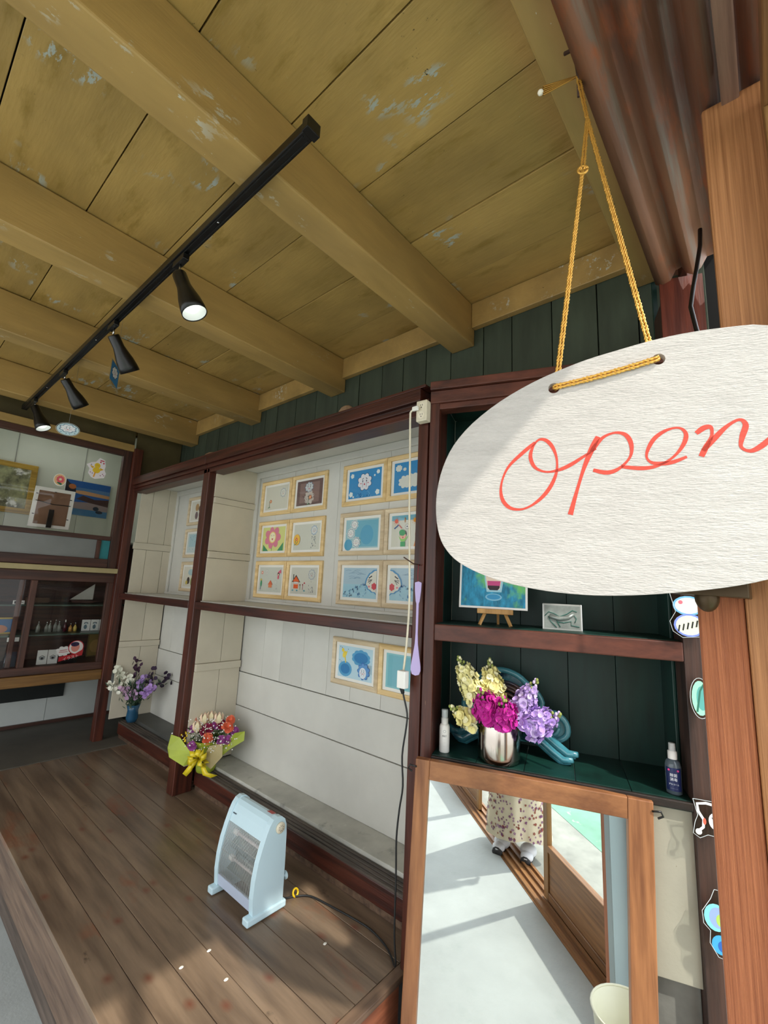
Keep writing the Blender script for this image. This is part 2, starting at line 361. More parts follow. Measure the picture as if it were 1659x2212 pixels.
# end wall behind the display case
we = thing('wall_back', loc=(0, 4.95, 0), kind='structure')
lowm = mat('white_lower_wall', '#c8cdc8', 0.6, var=0.05, vs=2, marks=[('#8a8f88', 40, (1, 1, 1), .74, .78)])
for a, b in [(-1.2, 0.55), (0.553, 1.243), (1.246, 1.84)]:
    box('wall_panel', a, b, 4.93, 4.95, 0.0, 0.62, lowm, we)
box('upper_wall', -2.43, 1.84, 4.93, 4.95, 2.35, 2.75, ceil_m, we)
box('wall_core', -2.43, 1.9, 4.952, 5.02, -0.4, 2.78, flat('wall_core_dark', '#30302c', 0.9), we)
box('left_wall_panel', -2.43, -1.2, 4.93, 4.95, -0.4, 2.35, lowm, we)
box('baseboard_back', 0.66, 1.80, 4.905, 4.929, 0.005, 0.03, caseb, None, kind='structure')

# ================================================================ WHITE WALL CABINET (two bays)
wc = thing('wall_cabinet', 'long built-in wall cabinet, dark red frame with white painted interior, two bays', 'cabinet', (1.6, 2.6, 0))
YR, YM0, YM1, YL = 1.085, 2.855, 2.935, 4.16
FX = 1.44
box('post', FX, FX + .13, 1.035, YR, 0.0, 2.10, redz, wc, 0.004)
box('post', FX, FX + .12, YM0, YM1, 0.0, 2.12, redz, wc, 0.004)
box('post', FX - .04, FX + .03, YL, YL + .075, 0.0, 2.42, redz, wc, 0.004)
def molding(y0, y1):
    m = MB()
    for (x0, x1, z0, z1) in [(FX, FX + .10, 2.03, 2.06), (FX - .012, FX + .1, 2.06, 2.078), (FX - .006, FX + .1, 2.078, 2.09), (FX - .022, FX + .1, 2.09, 2.145)]:
        m.box(x0, x1, y0, y1, z0, z1, redy)
    m.build('top_rail', wc, 0.003)
molding(YR - .02, YM0 + .03); molding(YM0 + .035, YL + .01)
box('top_board', FX - .02, XW - .002, 1.04, YL + .02, 2.146, 2.158, redy, wc, 0.002)
for (a, b) in [(YR, YM0), (YM1, YL)]:
    box('soffit', FX + .02, 1.832, a, b, 2.105, 2.125, white_m, wc)
    box('mid_rail', FX, FX + .045, a - (.0), b, 1.115, 1.163, redy, wc, 0.004)
    box('shelf', FX + .04, 1.832, a, b, 1.135, 1.168, white_m, wc, 0.002)
    box('base_rail', XB, XB + .03, a - .02, b, 0.035, 0.118, redy, wc, 0.004)
    box('toe_board', XB + .012, XB + .04, a - .02, b, 0.001, 0.034, platx, wc)
    m = MB()
    for k in range(4): m.box(XB + .0 + k * .018, XB + .015 + k * .018, a, b, 0.118, 0.128 + .003 * k, wood('grooved_ledge_wood', '#5b5148', '#2f2a26', 'y', 0.6))
    m.build('grooved_ledge', wc, 0.001)
box('stone_sill', 1.645, 1.832, YR, YM0, 0.03, 0.152, stone_m, wc, 0.003)
box('stone_sill', 1.645, 1.832, YM1, YL, 0.03, 0.16, dstone_m, wc, 0.003)
for bi, (a, b) in enumerate([(YR, YM0), (YM1, YL)]):
    # back wall lining, upper part: plaster border around a field, lower part: boards
    yy = a
    while yy < b - 0.01:
        y2 = min(yy + random.choice([.19, .22, .25]), b)
        if b - y2 < .06: y2 = b
        box('back_board', 1.822, 1.832, yy + .0008, y2 - .0008, 0.695, 1.134, white_m, wc, 0.001)
        box('back_board', 1.822, 1.832, yy + .0008, y2 - .0008, 1.169, 2.104, white_m, wc, 0.001)
        yy = y2
    box('horizontal_board', 1.816, 1.832, a, b, 0.478, 0.691, white_m, wc, 0.0015)
    box('horizontal_board', 1.812, 1.832, a, b, 0.153, 0.474, white_m, wc, 0.0015)
    m = MB(); m.box(1.806, 1.8215, a, a + .05, 1.169, 2.104, white_m).box(1.806, 1.8215, b - .045, b, 1.169, 2.104, white_m)
    m.box(1.806, 1.8215, a + .05, b - .045, 2.06, 2.104, white_m).box(1.80, 1.8215, a, b, 1.169, 1.185, white_m)
    m.build('border_trim', wc, 0.003)
    # side lining facing the entrance
    sy = b - .012
    m = MB()
    for (x0, x1) in [(FX + .06, 1.60), (1.603, 1.74), (1.743, 1.812)] if bi else [(FX + .05, 1.812)]:
        for (z0, z1) in [(1.87, 2.104), (1.50, 1.825), (1.169, 1.45)] if not bi else [(1.6, 2.104), (1.169, 1.54)]:
            box('side_board', x0, x1, sy, b, z0, z1, cream_m, wc, 0.001)
    for (x0, x1) in [(FX + .05, 1.66), (1.663, 1.812)]:
        for (z0, z1) in [(0.77, 1.134), (0.16, 0.72)]:
            box('side_board', x0, x1, sy, b, z0, z1, cream_m, wc, 0.001)
    for (z0, z1) in ([(1.826, 1.866), (1.452, 1.497), (0.722, 0.768)] if not bi else [(1.542, 1.598), (0.722, 0.768)]):
        box('batten', FX + .05, 1.812, sy - .012, b, z0, z1, cream_m, wc, 0.002)
    box('near_side_board', FX + .13, 1.82, a, a + .008, 0.153, 2.104, cream_m, wc)

# ================================================================ GREEN CORNER CABINET
G0 = Vector((1.44, 1.0, 0)); gu = Vector((.338, -.941, 0)).normalized(); gn = Vector((.941, .338, 0)).normalized()
gf = FR(G0, gu, (0, 0, 1), gn)          # w grows into the cabinet
gc = thing('corner_cabinet', 'angled built-in cabinet with red-brown frame and dark green interior behind the hanging sign', 'cabinet', (1.62, .6, -.4))
def gb(name, u0, u1, z0, z1, w0, w1, m, bev=0.003): return MB().fbox(gf, u0, u1, z0, z1, w0, w1, m).build(name, gc, bev)
gb('post', -.022, .018, -0.02, 2.12, -.003, .14, redz)
gb('post', .822, .905, -0.4, 2.36, 0, .12, wood('dark_brown_post', '#4b3228', '#2c1d18', 'z', 0.5))
m = MB()
for (w0, z0, z1) in [(.0, 2.04, 2.065), (-.01, 2.065, 2.118), (-.02, 2.121, 2.157)]: m.fbox(gf, -.02, .822, z0, z1, w0, .06, redg)
m.build('top_rail', gc, 0.003)
gb('shelf', .018, .822, 1.118, 1.178, 0, .028, redg, 0.004)
gb('shelf_board', .018, .822, 1.150, 1.180, .028, .30, dgreen_m, 0.002)
gb('upper_shelf_rail', .018, .822, 1.57, 1.625, 0, .028, redg, 0.004)
gb('upper_shelf_board', .018, .822, 1.60, 1.627, .028, .30, dgreen_m, 0.002)
gb('top_board', -.02, .822, 2.158, 2.163, 0, .30, redg)
gb('soffit', .018, .822, 2.10, 2.12, .062, .30, dgreen_m)
for i in range(5): gb('deck_board', .018 + i * .161, .177 + i * .161, .685, .716, .012, .30, dgreen_m, 0.001)
gb('deck_edge', .018, .822, .69, .714, 0, .011, wood('dark_deck_edge', '#2b211b', '#15110f', 'y', .5))
us = [0.018, .13, .31, .49, .66, .822]
for a, b in zip(us[:-1], us[1:]):
    gb('back_board', a + .001, b - .001, .716, 2.10, .30, .312, dgreen_m, 0.001)
gb('backing', -.03, .83, .70, 2.12, .314, .33, black_m)  # black sheet added behind the boards to stop light leaking through the joints
gb('side_board', .006, .018, .716, 2.10, .14, .30, dgreen_m)
gb('side_board', .810, .821, .716, 2.10, .12, .30, dgreen_m)
gb('outer_side', .906, .925, -.4, 2.7, .0, .42, redg)  # both outer sides are unseen panels added to keep a sun streak out
gb('outer_side', .822, .905, -.4, 2.7, .125, .42, dgreen_m)
gb('lower_panel', .0, .8215, .225, .684, .02, .035, mat('stained_white_panel', '#9f9c8c', 0.6, var=.06, vs=4, bump=.1, marks=[('#4a3515', 16, (1, 1, 1), .72, .77)]), 0.002)
gb('plinth', -.02, .8215, -.4, .222, .05, .16, dconc_m, 0.004)

# ---------------------------------------------------------------- mirror door leaning on the green cabinet
a_ = math.radians(0.5); b_ = math.radians(5)
n0 = Vector((-.941, -.338, 0)); n1 = Vector((n0.x * math.cos(b_) - n0.y * math.sin(b_), n0.x * math.sin(b_) + n0.y * math.cos(b_), 0))
mn = (n1 * math.cos(a_) + Vector((0, 0, math.sin(a_)))).normalized()
mu0 = Vector((0, 0, 1)).cross(mn).normalized()      # to the right seen from the front
if mu0.dot(gu) < 0: mu0 = -mu0
mv0 = mn.cross(mu0).normalized()
if mv0.z < 0: mv0 = -mv0
rr = math.radians(-1.6)
mu = mu0 * math.cos(rr) + mv0 * math.sin(rr); mv = mv0 * math.cos(rr) - mu0 * math.sin(rr)
mf = FR(G0 + gu * .349 + Vector((0, 0, .713)) - gn * .034, mu, mv, mn)
mt = thing('mirror', 'tall wooden framed door mirror below the green cabinet reflecting the pale floor', 'mirror', tuple(mf.p(0, -1.1, 0)))
H1 = -1.105
MB().fbox(mf, -.367, -.318, H1, 0, -.018, .012, mirw).build('stile', mt, .003)
MB().fbox(mf, .297, .367, H1, 0, -.018, .012, mirw).build('stile', mt, .003)
MB().fbox(mf, -.318, .297, -.062, 0, -.018, .010, mirx).build('rail', mt, .003)
MB().fbox(mf, -.318, .297, H1, H1 + .09, -.018, .010, mirx).build('rail', mt, .003)
MB().fbox(mf, -.32, .299, H1 + .08, -.058, -.010, -.003, mirror_m).build('mirror_glass', mt)
for q in (-.372, .372):
    h = [mf.p(q - .01 * (1 if q > 0 else -1), -.025, .014), mf.p(q + .012 * (1 if q > 0 else -1), -.02, .02), mf.p(q + .02 * (1 if q > 0 else -1), -.035, .012), mf.p(q + .005 * (1 if q > 0 else -1), -.042, .014)]
    MB().tube(h, .003, blk).build('hook', mt)

# ================================================================ DISPLAY CASE AT THE END
dc = thing('display_case', 'dark brown glazed display case at the end of the room, upper window over sliding doors', 'cabinet', (0.4, 4.5, 0.47))
Y0 = 4.2; XL = -0.9
box('top_trim', XL, 1.40, Y0 - .02, Y0 + .08, 2.392, 2.45, joist_m, dc, .003)
box('top_rail', XL, 1.33, Y0, Y0 + .04, 2.34, 2.391, caseb, dc, .003)
box('stile', 1.332, 1.398, Y0, Y0 + .05, 1.362, 2.391, casez, dc, .003)
box('mid_rail', XL, 1.33, Y0 + .005, Y0 + .035, 1.592, 1.628, caseb, dc, .003)
box('muntin', 1.232, 1.262, Y0 + .005, Y0 + .035, 1.44, 1.59, casez, dc, .002)
box('lower_rail', XL, 1.33, Y0, Y0 + .04, 1.365, 1.438, caseb, dc, .003)
box('ledge', XL, 1.40, Y0 - .05, Y0 + .06, 1.322, 1.362, beige, dc, .004)
box('glass_pane', XL, 1.33, Y0 + .018, Y0 + .021, 1.628, 2.34, pane, dc)
box('frosted_pane', XL, 1.231, Y0 + .018, Y0 + .022, 1.438, 1.592, frost, dc)
box('teal_pane', 1.263, 1.33, Y0 + .018, Y0 + .022, 1.438, 1.592, mat('teal_glass', '#2f7f86', .3, var=.1), dc)
upw = mat('case_white_board', '#c3c7b8', 0.6, var=.04, vs=2)
for a, b in [(XL, -.2), (-.2, .25), (.25, .715), (.715, 1.232), (1.232, 1.70)]:
    box('back_board', a + .001, b - .001, 4.90, 4.915, 1.60, 2.55, upw, dc, .001)
box('window_floor', XL, 1.70, Y0 + .05, 4.90, 1.585, 1.598, upw, dc)
box('right_lining', 1.69, 1.70, Y0 + .08, 4.90, 1.60, 2.55, upw, dc)
box('window_top', XL, 1.60, Y0 + .11, 4.90, 2.551, 2.56, upw, dc)
dko = mat('shaded_olive_board', '#5e5230', .6, var=.15, vs=3)  # dark olive paints in the shade of the gap above and beside the case
box('over_shade_board', -2.43, 1.43, Y0 + .085, Y0 + .10, 2.40, 2.749, dko, dc); box('side_shade_board', 1.436, 1.835, Y0 + .05, Y0 + .06, 2.16, 2.749, dko, dc)
# lower glazed cupboard
box('cupboard_back', XL, 1.60, 4.72, 4.735, .48, 1.58, caseb, dc)
box('cupboard_side', 1.585, 1.60, Y0 + .05, 4.72, .48, 1.58, casez, dc)
box('cupboard_top_rail', XL, 1.40, Y0 + .005, Y0 + .04, 1.245, 1.32, caseb, dc, .003)
box('cupboard_bottom_rail', XL, 1.40, Y0 + .005, Y0 + .04, .552, .61, caseb, dc, .003)
box('cupboard_stile', 1.355, 1.40, Y0 + .005, Y0 + .04, .61, 1.245, casez, dc, .003)
box('door_stile', .842, .882, Y0 + .0, Y0 + .04, .61, 1.245, casez, dc, .003)
box('door_stile', .78, .812, Y0 + .045, Y0 + .06, .61, 1.245, casez, dc, .003)
box('door_glass', .882, 1.355, Y0 + .018, Y0 + .021, .61, 1.245, pane, dc)
box('door_glass', XL, .842, Y0 + .03, Y0 + .033, .61, 1.245, pane, dc)
box('bottom_beam', XL, 1.40, Y0 - .02, Y0 + .06, .475, .551, ochre, dc, .004)
box('cupboard_floor', XL, 1.585, Y0 + .06, 4.72, .575, .59, caseb, dc)
gsh = mat('glass_shelf_green', '#3d5248', .3, var=.1)
box('glass_shelf', XL, 1.585, Y0 + .10, 4.70, .822, .832, gsh, dc)
box('glass_shelf', XL, 1.585, Y0 + .10, 4.70, 1.048, 1.058, gsh, dc)
box('dark_opening_sheet', -1.1, 1.357, 4.905, 4.928, .222, .60, mat('black_green_board', '#151b18', .7, var=.1), dc, .001)  # dark sheet painting in the darkness of the opening low on the back wall

# ================================================================ THINGS
# track and spotlights
tr = thing('lighting_track', 'long black lighting track running along under the yellow ceiling joists', 'track light', (.6, 2.4, 2.5))
m = MB(); m.box(.5825, .6175, .85, 4.15, 2.498, 2.529, blk); m.build('rail', tr, .003)
MB().box(.590, .593, .87, 4.13, 2.4965, 2.498, black_m).box(.607, .610, .87, 4.13, 2.4965, 2.498, black_m).build('slot', tr)
MB().box(.578, .622, .835, .86, 2.494, 2.532, blk).build('end_cap', tr, .002)
for y in (1.33, 2.55, 3.5): MB().lathe([(.004, 0), (.004, .002)], (.6, y, 2.4955), (0, 0, 1), chrome, 8, True, True).build('screw', tr)
bulb_m = flat('lamp_glow', '#f4f6f2', .4, emit=.7)
LAMPS = [((.6, 1.60, 2.43), (.655, 1.54, 2.262), 'black spotlight nearest the near end of the track, white inside showing'),
         ((.605, 2.30, 2.437), (.70, 2.33, 2.315), 'second black spotlight along the track, cloud card hanging beside it'),
         ((.610, 3.12, 2.45), (.71, 3.15, 2.335), 'third black spotlight along the track, tilted to the white cabinet'),
         ((.607, 3.82, 2.447), (.665, 3.77, 2.30), 'farthest black spotlight on the track, above the display case window')]
for (a, b, lab) in LAMPS:
    a = Vector(a); b = Vector(b); d = (b - a).normalized(); L0 = .175
    s_ = thing('spotlight', lab, 'spotlight', (a.x, a.y, 2.49), 'black spotlights on the track')
    MB().box(.588, .612, a.y - .045, a.y + .045, 2.470, 2.4955, blk).build('adapter', s_, .003)
    MB().tube([(a.x, a.y, 2.472), a + Vector((0, 0, .004))], .004, chrome).build('arm', s_)
    MB().lathe([(.0, 0), (.024, 0), (.026, .004), (.026, .055), (.030, .075), (.040, .115), (.045, .15), (.046, L0), (.0435, L0), (.042, .15), (.036, .115)], a, d, blk, 28).build('shade', s_); sh_ = COL.objects[-1]
    MB().lathe([(.0432, L0 - .003), (.041, .15), (.035, .115), (.0, .112)], a, d, flat('white_reflector', '#e8ebe8', .3), 28).build('reflector', sh_)
    MB().lathe([(.0, .165), (.018, .163), (.03, .15), (.03, .12)], a, d, bulb_m, 20).build('bulb', sh_)
# two added lamps standing in for lamp reflections in the upper window glass
for (x, y, lab) in [(.82, 4.62, 'left added glow standing in for a lamp reflection in the display window'), (1.17, 4.62, 'right added glow standing in for a lamp reflection in the display window')]:
    t_ = thing('reflection_lamp', lab, 'lamp', (x, y, 2.5), 'added glows for lamp reflections in the display window')
    MB().lathe([(.055, 0), (.06, -.02), (.05, -.05)], (x, y, 2.55), (0, 0, 1), whitep, 20).build('rim', t_)
    MB().ell((x, y, 2.50), (.045, .045, .03), flat('reflection_glow', '#ffffff', .4, emit=9)).build('bulb', t_)

# framed pictures -------------------------------------------------
def frame_at(label, yc, zt, draw, wm=pine, w=.348, h=.25, group='framed pastel pictures in the white cabinet', x=1.822):
    fr = FR((x, yc + w / 2, zt - h), (0, -1, 0), (0, 0, 1))
    t = thing('framed_drawing', label, 'picture frame', tuple(fr.p(w / 2, 0, 0)), group)
    b = .026; dpt = .018; m = MB(); s = .006
    O = [(0, 0), (w, 0), (w, h), (0, h)]; I = [(b, b), (w - b, b), (w - b, h - b), (b, h - b)]; S = [(s, s), (w - s, s), (w - s, h - s), (s, h - s)]
    for k in range(4):
        k2 = (k + 1) % 4; q = lambda P, z: [fr.p(*P[k], z), fr.p(*P[k2], z)]
        o0 = q(O, 0); o1 = q(O, dpt * .7); s1 = q(S, dpt); i1 = q(I, dpt * .72); i0 = q(I, .004)
        for A, B in ((o0, o1), (o1, s1), (s1, i1), (i1, i0)): m.add([A[0], A[1], B[1], B[0]], [(0, 1, 2, 3)], wm)
    m.build('moulding', t)
    mo = MB().fbox(fr, b - .001, w - b + .001, b - .001, h - b + .001, 0, .004, matt_m).build('mount', t)
    a = Art(FR(fr.p(b + .02, b + .016, .0042), fr.u, fr.v)); AW, AH = w - 2 * b - .04, h - 2 * b - .032
    draw(a, AW, AH); a.build('drawing', mo)
    MB().fbox(fr, b, w - b, b, h - b, .0095, .0105, pane).build('glass', t)
def rain(a, x0, x1, y0, y1, n, col='#3a4c66', r=.004, seed=1, sl=0):
    rnd = random.Random(seed)
    for k in range(n): a.drop(rnd.uniform(x0, x1), rnd.uniform(y0, y1), r * rnd.uniform(.7, 1.2), col if isinstance(col, str) else rnd.choice(col), sl)
def flower(a, x, y, s, col='#e08a5c', st=True):
    a.line([(x - s * .6, y - s * 1.6), (x - s * .6, y), (x - s * .2, y + s * .5), (x, y)], s * .12, '#4b6a4a')
    for k in range(8): t = k * PI / 4; a.circ(x + s * .32 * math.cos(t), y + s * .32 * math.sin(t), s * .16, col, n=8)
    a.circ(x, y, s * .2, '#f0c8a0', n=8); a.circ(x - s * .6, y - s * 1.6, s * .5, '#4f7d55', s * .13, 8, .3)
GR = '#d3d1c2'
def d1(a, W, H):
    a.rect(0, 0, W, H, GR); a.cloud(W * .78, H * .68, H * .2, '#7d93a8', '#dcdbd0'); a.face(W * .78, H * .68, H * .17, cheeks=False, ink='#707a80'); flower(a, W * .25, H * .36, H * .16)
def d2(a, W, H):
    a.rect(0, 0, W, H, '#6f5854'); a.rect(W * .12, H * .1, W * .88, H * .9, '#8a716b'); a.poly(a.cloudpts(W * .5, H * .3, H * .3, 9, None), '#c9bfb6'); a.cloud(W * .48, H * .72, H * .27, '#6f8299', '#cfd3d3', ry=H * .22)
    a.face(W * .48, H * .72, H * .26, cheeks=False); rain(a, W * .25, W * .7, H * .12, H * .42, 18, '#33363f', H * .025, 3); flower(a, W * .56, H * .3, H * .17)
def d3(a, W, H):
    a.rect(0, 0, W, H, '#d6d98a'); a.poly([(W * .05, 0), (W * .3, 0), (W * .05, H * .28)], '#3d9163'); a.poly([(W * .7, 0), (W * .95, 0), (W * .95, H * .35)], '#3d9163'); a.line([(W * .45, 0), (W * .45, H * .5)], W * .02, '#3c7a4d')
    for k in range(7):
        t = PI / 2 + k * 2 * PI / 7 + .2; cx_, cy_ = W * .46 + W * .24 * math.cos(t), H * .57 + H * .30 * math.sin(t)
        cx_ = min(max(cx_, W * .14), W * .84); cy_ = min(max(cy_, H * .2), H * .82); a.circ(cx_, cy_, H * .19, '#d97f96', H * .16, 16, t)
    a.circ(W * .46, H * .57, H * .24, '#f0d37a', H * .24); a.circ(W * .46, H * .57, H * .19, '#f3ecc9', H * .2)
    for q in (-1, 1): a.line([(W * .46 + q * H * .04, H * .62), (W * .46 + q * H * .08, H * .67), (W * .46 + q * H * .12, H * .62)], .002, '#3a2f2a')
    a.poly([(W * .42, H * .52), (W * .5, H * .52), (W * .46, H * .43)], '#cf3542')
def d4(a, W, H):
    a.rect(0, 0, W, H, '#cfd0c4'); a.cloud(W * .78, H * .74, H * .19, '#5c8fc0', '#d8dcda'); a.face(W * .78, H * .74, H * .16); rain(a, W * .68, W * .88, H * .08, H * .5, 20, ['#4b5d7a', '#2f3f5c'], H * .024, 5)
    a.circ(W * .14, H * .4, H * .2, '#eebb4e', H * .22); flower(a, W * .14, H * .42, H * .13, '#e2603f'); a.line([(W * .1, H * .36), (W * .15, H * .22), (W * .2, H * .36)], .003, '#3f8a4b')
def d5(a, W, H):
    a.rect(0, 0, W, H, '#c9cdc3'); a.circ(W * .12, H * .78, H * .07, '#d8735c'); a.circ(W * .12, H * .78, H * .04, '#ecd6c8'); a.cloud(W * .33, H * .8, H * .13, '#b4b8b6', '#cfd2c9'); a.face(W * .33, H * .8, H * .1, cheeks=False, ink='#8b8f92')
    a.poly([(W * .8, H * .78), (W * .94, H * .92), (W * .97, H * .76)], '#d9607f'); a.circ(W * .85, H * .72, H * .07, '#3a1d24'); a.circ(W * .85, H * .7, H * .045, '#eab9a9'); a.circ(W * .85, H * .6, H * .05, '#d6506c', H * .08)
    a.circ(W * .1, H * .48, H * .06, '#d5c25e'); a.circ(W * .11, H * .33, H * .055, '#2f9668', H * .13); a.line([(W * .1, H * .22), (W * .08, H * .08)], .004, '#3c5c92')
    a.poly([(W * .45, H * .3), (W * .6, H * .3), (W * .6, H * .18), (W * .45, H * .18)], '#e08658'); a.poly([(W * .42, H * .3), (W * .63, H * .3), (W * .53, H * .48)], '#d9663d'); a.cloud(W * .76, H * .4, H * .1, '#b4b8b6', '#cdd0c7'); rain(a, W * .66, W * .86, H * .08, H * .3, 8, '#a9adab', H * .02, 6)
def d6(a, W, H):
    a.rect(0, 0, W, H, '#ccccc0'); a.rect(W * .12, H * .2, W * .3, H * .5, '#e2622e'); a.poly([(W * .04, H * .44), (W * .38, H * .44), (W * .2, H * .72)], '#20201f'); a.poly([(W * .08, H * .46), (W * .34, H * .46), (W * .2, H * .67)], '#e2622e')
    a.rect(W * .09, H * .56, W * .12, H * .74, '#20201f'); a.rect(W * .13, H * .36, W * .29, H * .45, '#e5e4dc')
    for k in range(3): a.circ(W * (.16 + .05 * k), H * .4, .003, '#20201f', n=8)
    a.line([(W * .38, H * .16), (W * .38, H * .34)], .004, '#6d8a4e'); a.line([(W * .48, H * .16), (W * .48, H * .34)], .004, '#a64b55'); a.circ(W * .38, H * .34, .005, '#39352d'); a.circ(W * .48, H * .35, .005, '#a0303a'); a.poly([(W * .5, H * .4), (W * .58, H * .38), (W * .55, H * .46)], '#c74455')
    for k in (.1, .27, .55): a.circ(W * k, H * .13, W * .035, '#6aa7b4', H * .03)
    a.cloud(W * .8, H * .74, H * .2, '#97a1b4', '#c9ccc4'); a.face(W * .8, H * .74, H * .16, cheeks=False, ink='#5c5560'); rain(a, W * .7, W * .9, H * .08, H * .5, 18, '#58627a', H * .022, 9)
SK = '#3b8fc8'
def d7(a, W, H):
    a.rect(0, 0, W, H, SK)
    for (x, y, r) in [(.1, .83, .09), (.9, .85, .08), (.08, .16, .1), (.9, .14, .1), (.8, .74, .04), (.16, .06, .04)]: a.poly(a.cloudpts(W * x, H * y, H * r, 5, None), '#e5ece8')
    a.cloud(W * .5, H * .56, H * .36, '#1e3a6b', '#e4e6ec', 8, H * .33, .06); a.face(W * .5, H * .56, H * .33); rain(a, W * .28, W * .74, H * .02, H * .2, 20, ['#1f4f87', '#7db9dc'], H * .03, 4)
def d8(a, W, H):
    a.rect(0, 0, W, H, SK)
    for (x, y, r, q) in [(.12, .82, .12, .12), (.28, .76, .06, .06), (.3, .34, .24, .22), (.5, .36, .28, .24), (.8, .75, .2, .25), (.95, .7, .2, .25)]: a.poly(a.cloudpts(W * x, H * y, H * r * 1.2, 8, H * q), '#dddfd6')
def d9(a, W, H):
    a.rect(0, 0, W, H, '#9cc3cc'); a.rect(W * .3, H * .05, W * .98, H * .95, '#6fb0c6'); a.circ(W * .66, H * .45, H * .3, '#58a3c4', H * .34); a.circ(W * .1, H * .12, H * .2, '#58a3c4')
    for (x, y, r) in [(.27, .82, .16), (.17, .52, .17), (.36, .2, .17)]:
        a.poly(a.cloudpts(W * x, H * y, H * r * 1.2, 9, None), '#d7e2dc'); a.cloud(W * x, H * y, H * r, '#496c95', '#e7eae8'); a.face(W * x, H * y, H * r * .85, ink='#3a4458')
def d10(a, W, H):
    a.rect(0, 0, W, H, '#d5d4c6'); a.rect(0, H * .84, W, H, '#74b2c6'); 
    for x, c in ((.13, '#e6705f'), (.62, '#e29a3c')):
        for k in range(10): t = k * PI / 5; a.line([(W * x + H * .09 * math.cos(t), H * .82 + H * .09 * math.sin(t)), (W * x + H * .14 * math.cos(t), H * .82 + H * .14 * math.sin(t))], .002, c)
        a.circ(W * x, H * .82, H * .075, c)
    a.circ(W * .36, H * .84, .004, '#b97632', .014); a.line([(W * .08, H * .58), (W * .2, H * .7)], .006, '#2d62a8'); a.line([(W * .2, H * .7), (W * .28, H * .58)], .006, '#cc5a48'); a.circ(W * .42, H * .63, H * .08, '#2c2c2c'); a.circ(W * .42, H * .63, H * .07, '#e9e9e4'); a.circ(W * .42, H * .63, H * .03, '#222222', n=6)
    a.circ(W * .32, H * .4, H * .14, '#2b1d16', H * .12); a.circ(W * .32, H * .33, H * .12, '#eab59b', H * .1); a.circ(W * .3, H * .44, H * .13, '#1f9b52', H * .1, 16, -.2); a.circ(W * .32, H * .29, .004, '#c02c35'); a.poly([(W * .2, H * .35), (W * .27, H * .16), (W * .37, H * .16), (W * .46, H * .34), (W * .36, H * .24), (W * .27, H * .24)], '#8ace5a'); a.rect(W * .26, 0, W * .38, H * .15, '#1f9b52')
    a.circ(W * .72, H * .38, H * .14, '#d9552f'); a.circ(W * .72, H * .32, H * .1, '#ecc0a4'); a.poly([(W * .64, H * .2), (W * .8, H * .2), (W * .84, 0), (W * .6, 0)], '#e08a3a')
def d11(a, W, H, fl=1):
    X = lambda t: W * (t if fl > 0 else 1 - t)
    P = lambda L: [(X(p), H * q) for p, q in (L if fl > 0 else L[::-1])]
    a.rect(0, 0, W, H, '#a9c4d3'); a.rect(0, 0, W, H * .45, '#9fcadb')
    rnd = random.Random(3)
    for k in range(14): x = rnd.uniform(.05, .5); q = rnd.uniform(.62, .95); a.line(P([(x, q), (x + .08, q + .03), (x + .18, q + .01)]) if fl > 0 else P([(x, q), (x + .08, q + .03), (x + .18, q + .01)])[::-1], .0012, '#5f7f9f')
    out = [(1, .95), (.9, .93), (.84, .86), (.78, .82), (.74, .73), (.7, .65), (.68, .55), (.67, .45), (.72, .38), (.74, .3), (.8, .27), (.86, .2), (.93, .2), (1, .13)]
    a.poly(P(out[::-1]), '#4a8fc0'); a.poly(P([(min(1, p + .035), .5 + (q - .5) * .92) for p, q in out][::-1]), '#dad8cb')
    a.line(P([(.78, .66), (.87, .74)]), .006, '#15151a'); a.line(P([(.75, .6), (.88, .62), (.8, .48)]), .004, '#15151a'); a.line(P([(.76, .53), (.86, .6)]), .004, '#15151a')
    pc = a.cloudpts(X(.94), H * .4, H * .12, 6, None); a.poly([(min(max(p, 0), W), q) for p, q in pc], '#c93a47'); a.circ(X(.8), H * .39, .007, '#d97b86', .005)
    for k in range(46):
        x = rnd.uniform(.03, .72); q = rnd.uniform(.03, .18 + .45 * x); a.drop(X(x), H * q, H * rnd.uniform(.02, .04), rnd.choice(['#1f4c86', '#2b6aa8', '#6fa9cc', '#16355f']), .4 * fl)
def d13(a, W, H):
    a.rect(0, 0, W, H, '#b9d7e4'); a.poly(a.cloudpts(W * .67, H * .68, W * .27, 10, H * .26, .1), '#4b9cca'); a.circ(W * .67, H * .68, W * .2, '#1a79b6', H * .17); a.circ(W * .22, H * .27, W * .2, '#4b9cca', H * .24); a.circ(W * .22, H * .27, W * .14, '#1a79b6', H * .16)
    a.circ(W * .18, H * .72, W * .055, '#ecd14a', H * .12, 14, -.5); a.circ(W * .13, H * .85, W * .04, '#ecd14a'); a.line([(W * .2, H * .66), (W * .23, H * .46)], .008, '#e3c43c'); a.poly([(W * .2, H * .76), (W * .27, H * .86), (W * .24, H * .7)], '#ecd14a')
    for p, q in ((.05, .95), (.1, .93), (.29, .9), (.05, .52), (.09, .48)): a.circ(W * p, H * q, .0025, '#55283a' if q > .9 else '#3a4560', n=8)
    for k in range(12): a.line([(W * (.72 + .024 * k), H * .52), (W * (.72 + .024 * k), H * (.36 - .01 * k))], .0012, '#1f3350')
    a.cloud(W * .77, H * .3, H * .28, '#1c5fae', '#5a95cf', 9, H * .27, .1); a.circ(W * .75, H * .24, H * .15, '#dfe7ee', H * .17); a.face(W * .75, H * .27, H * .18)
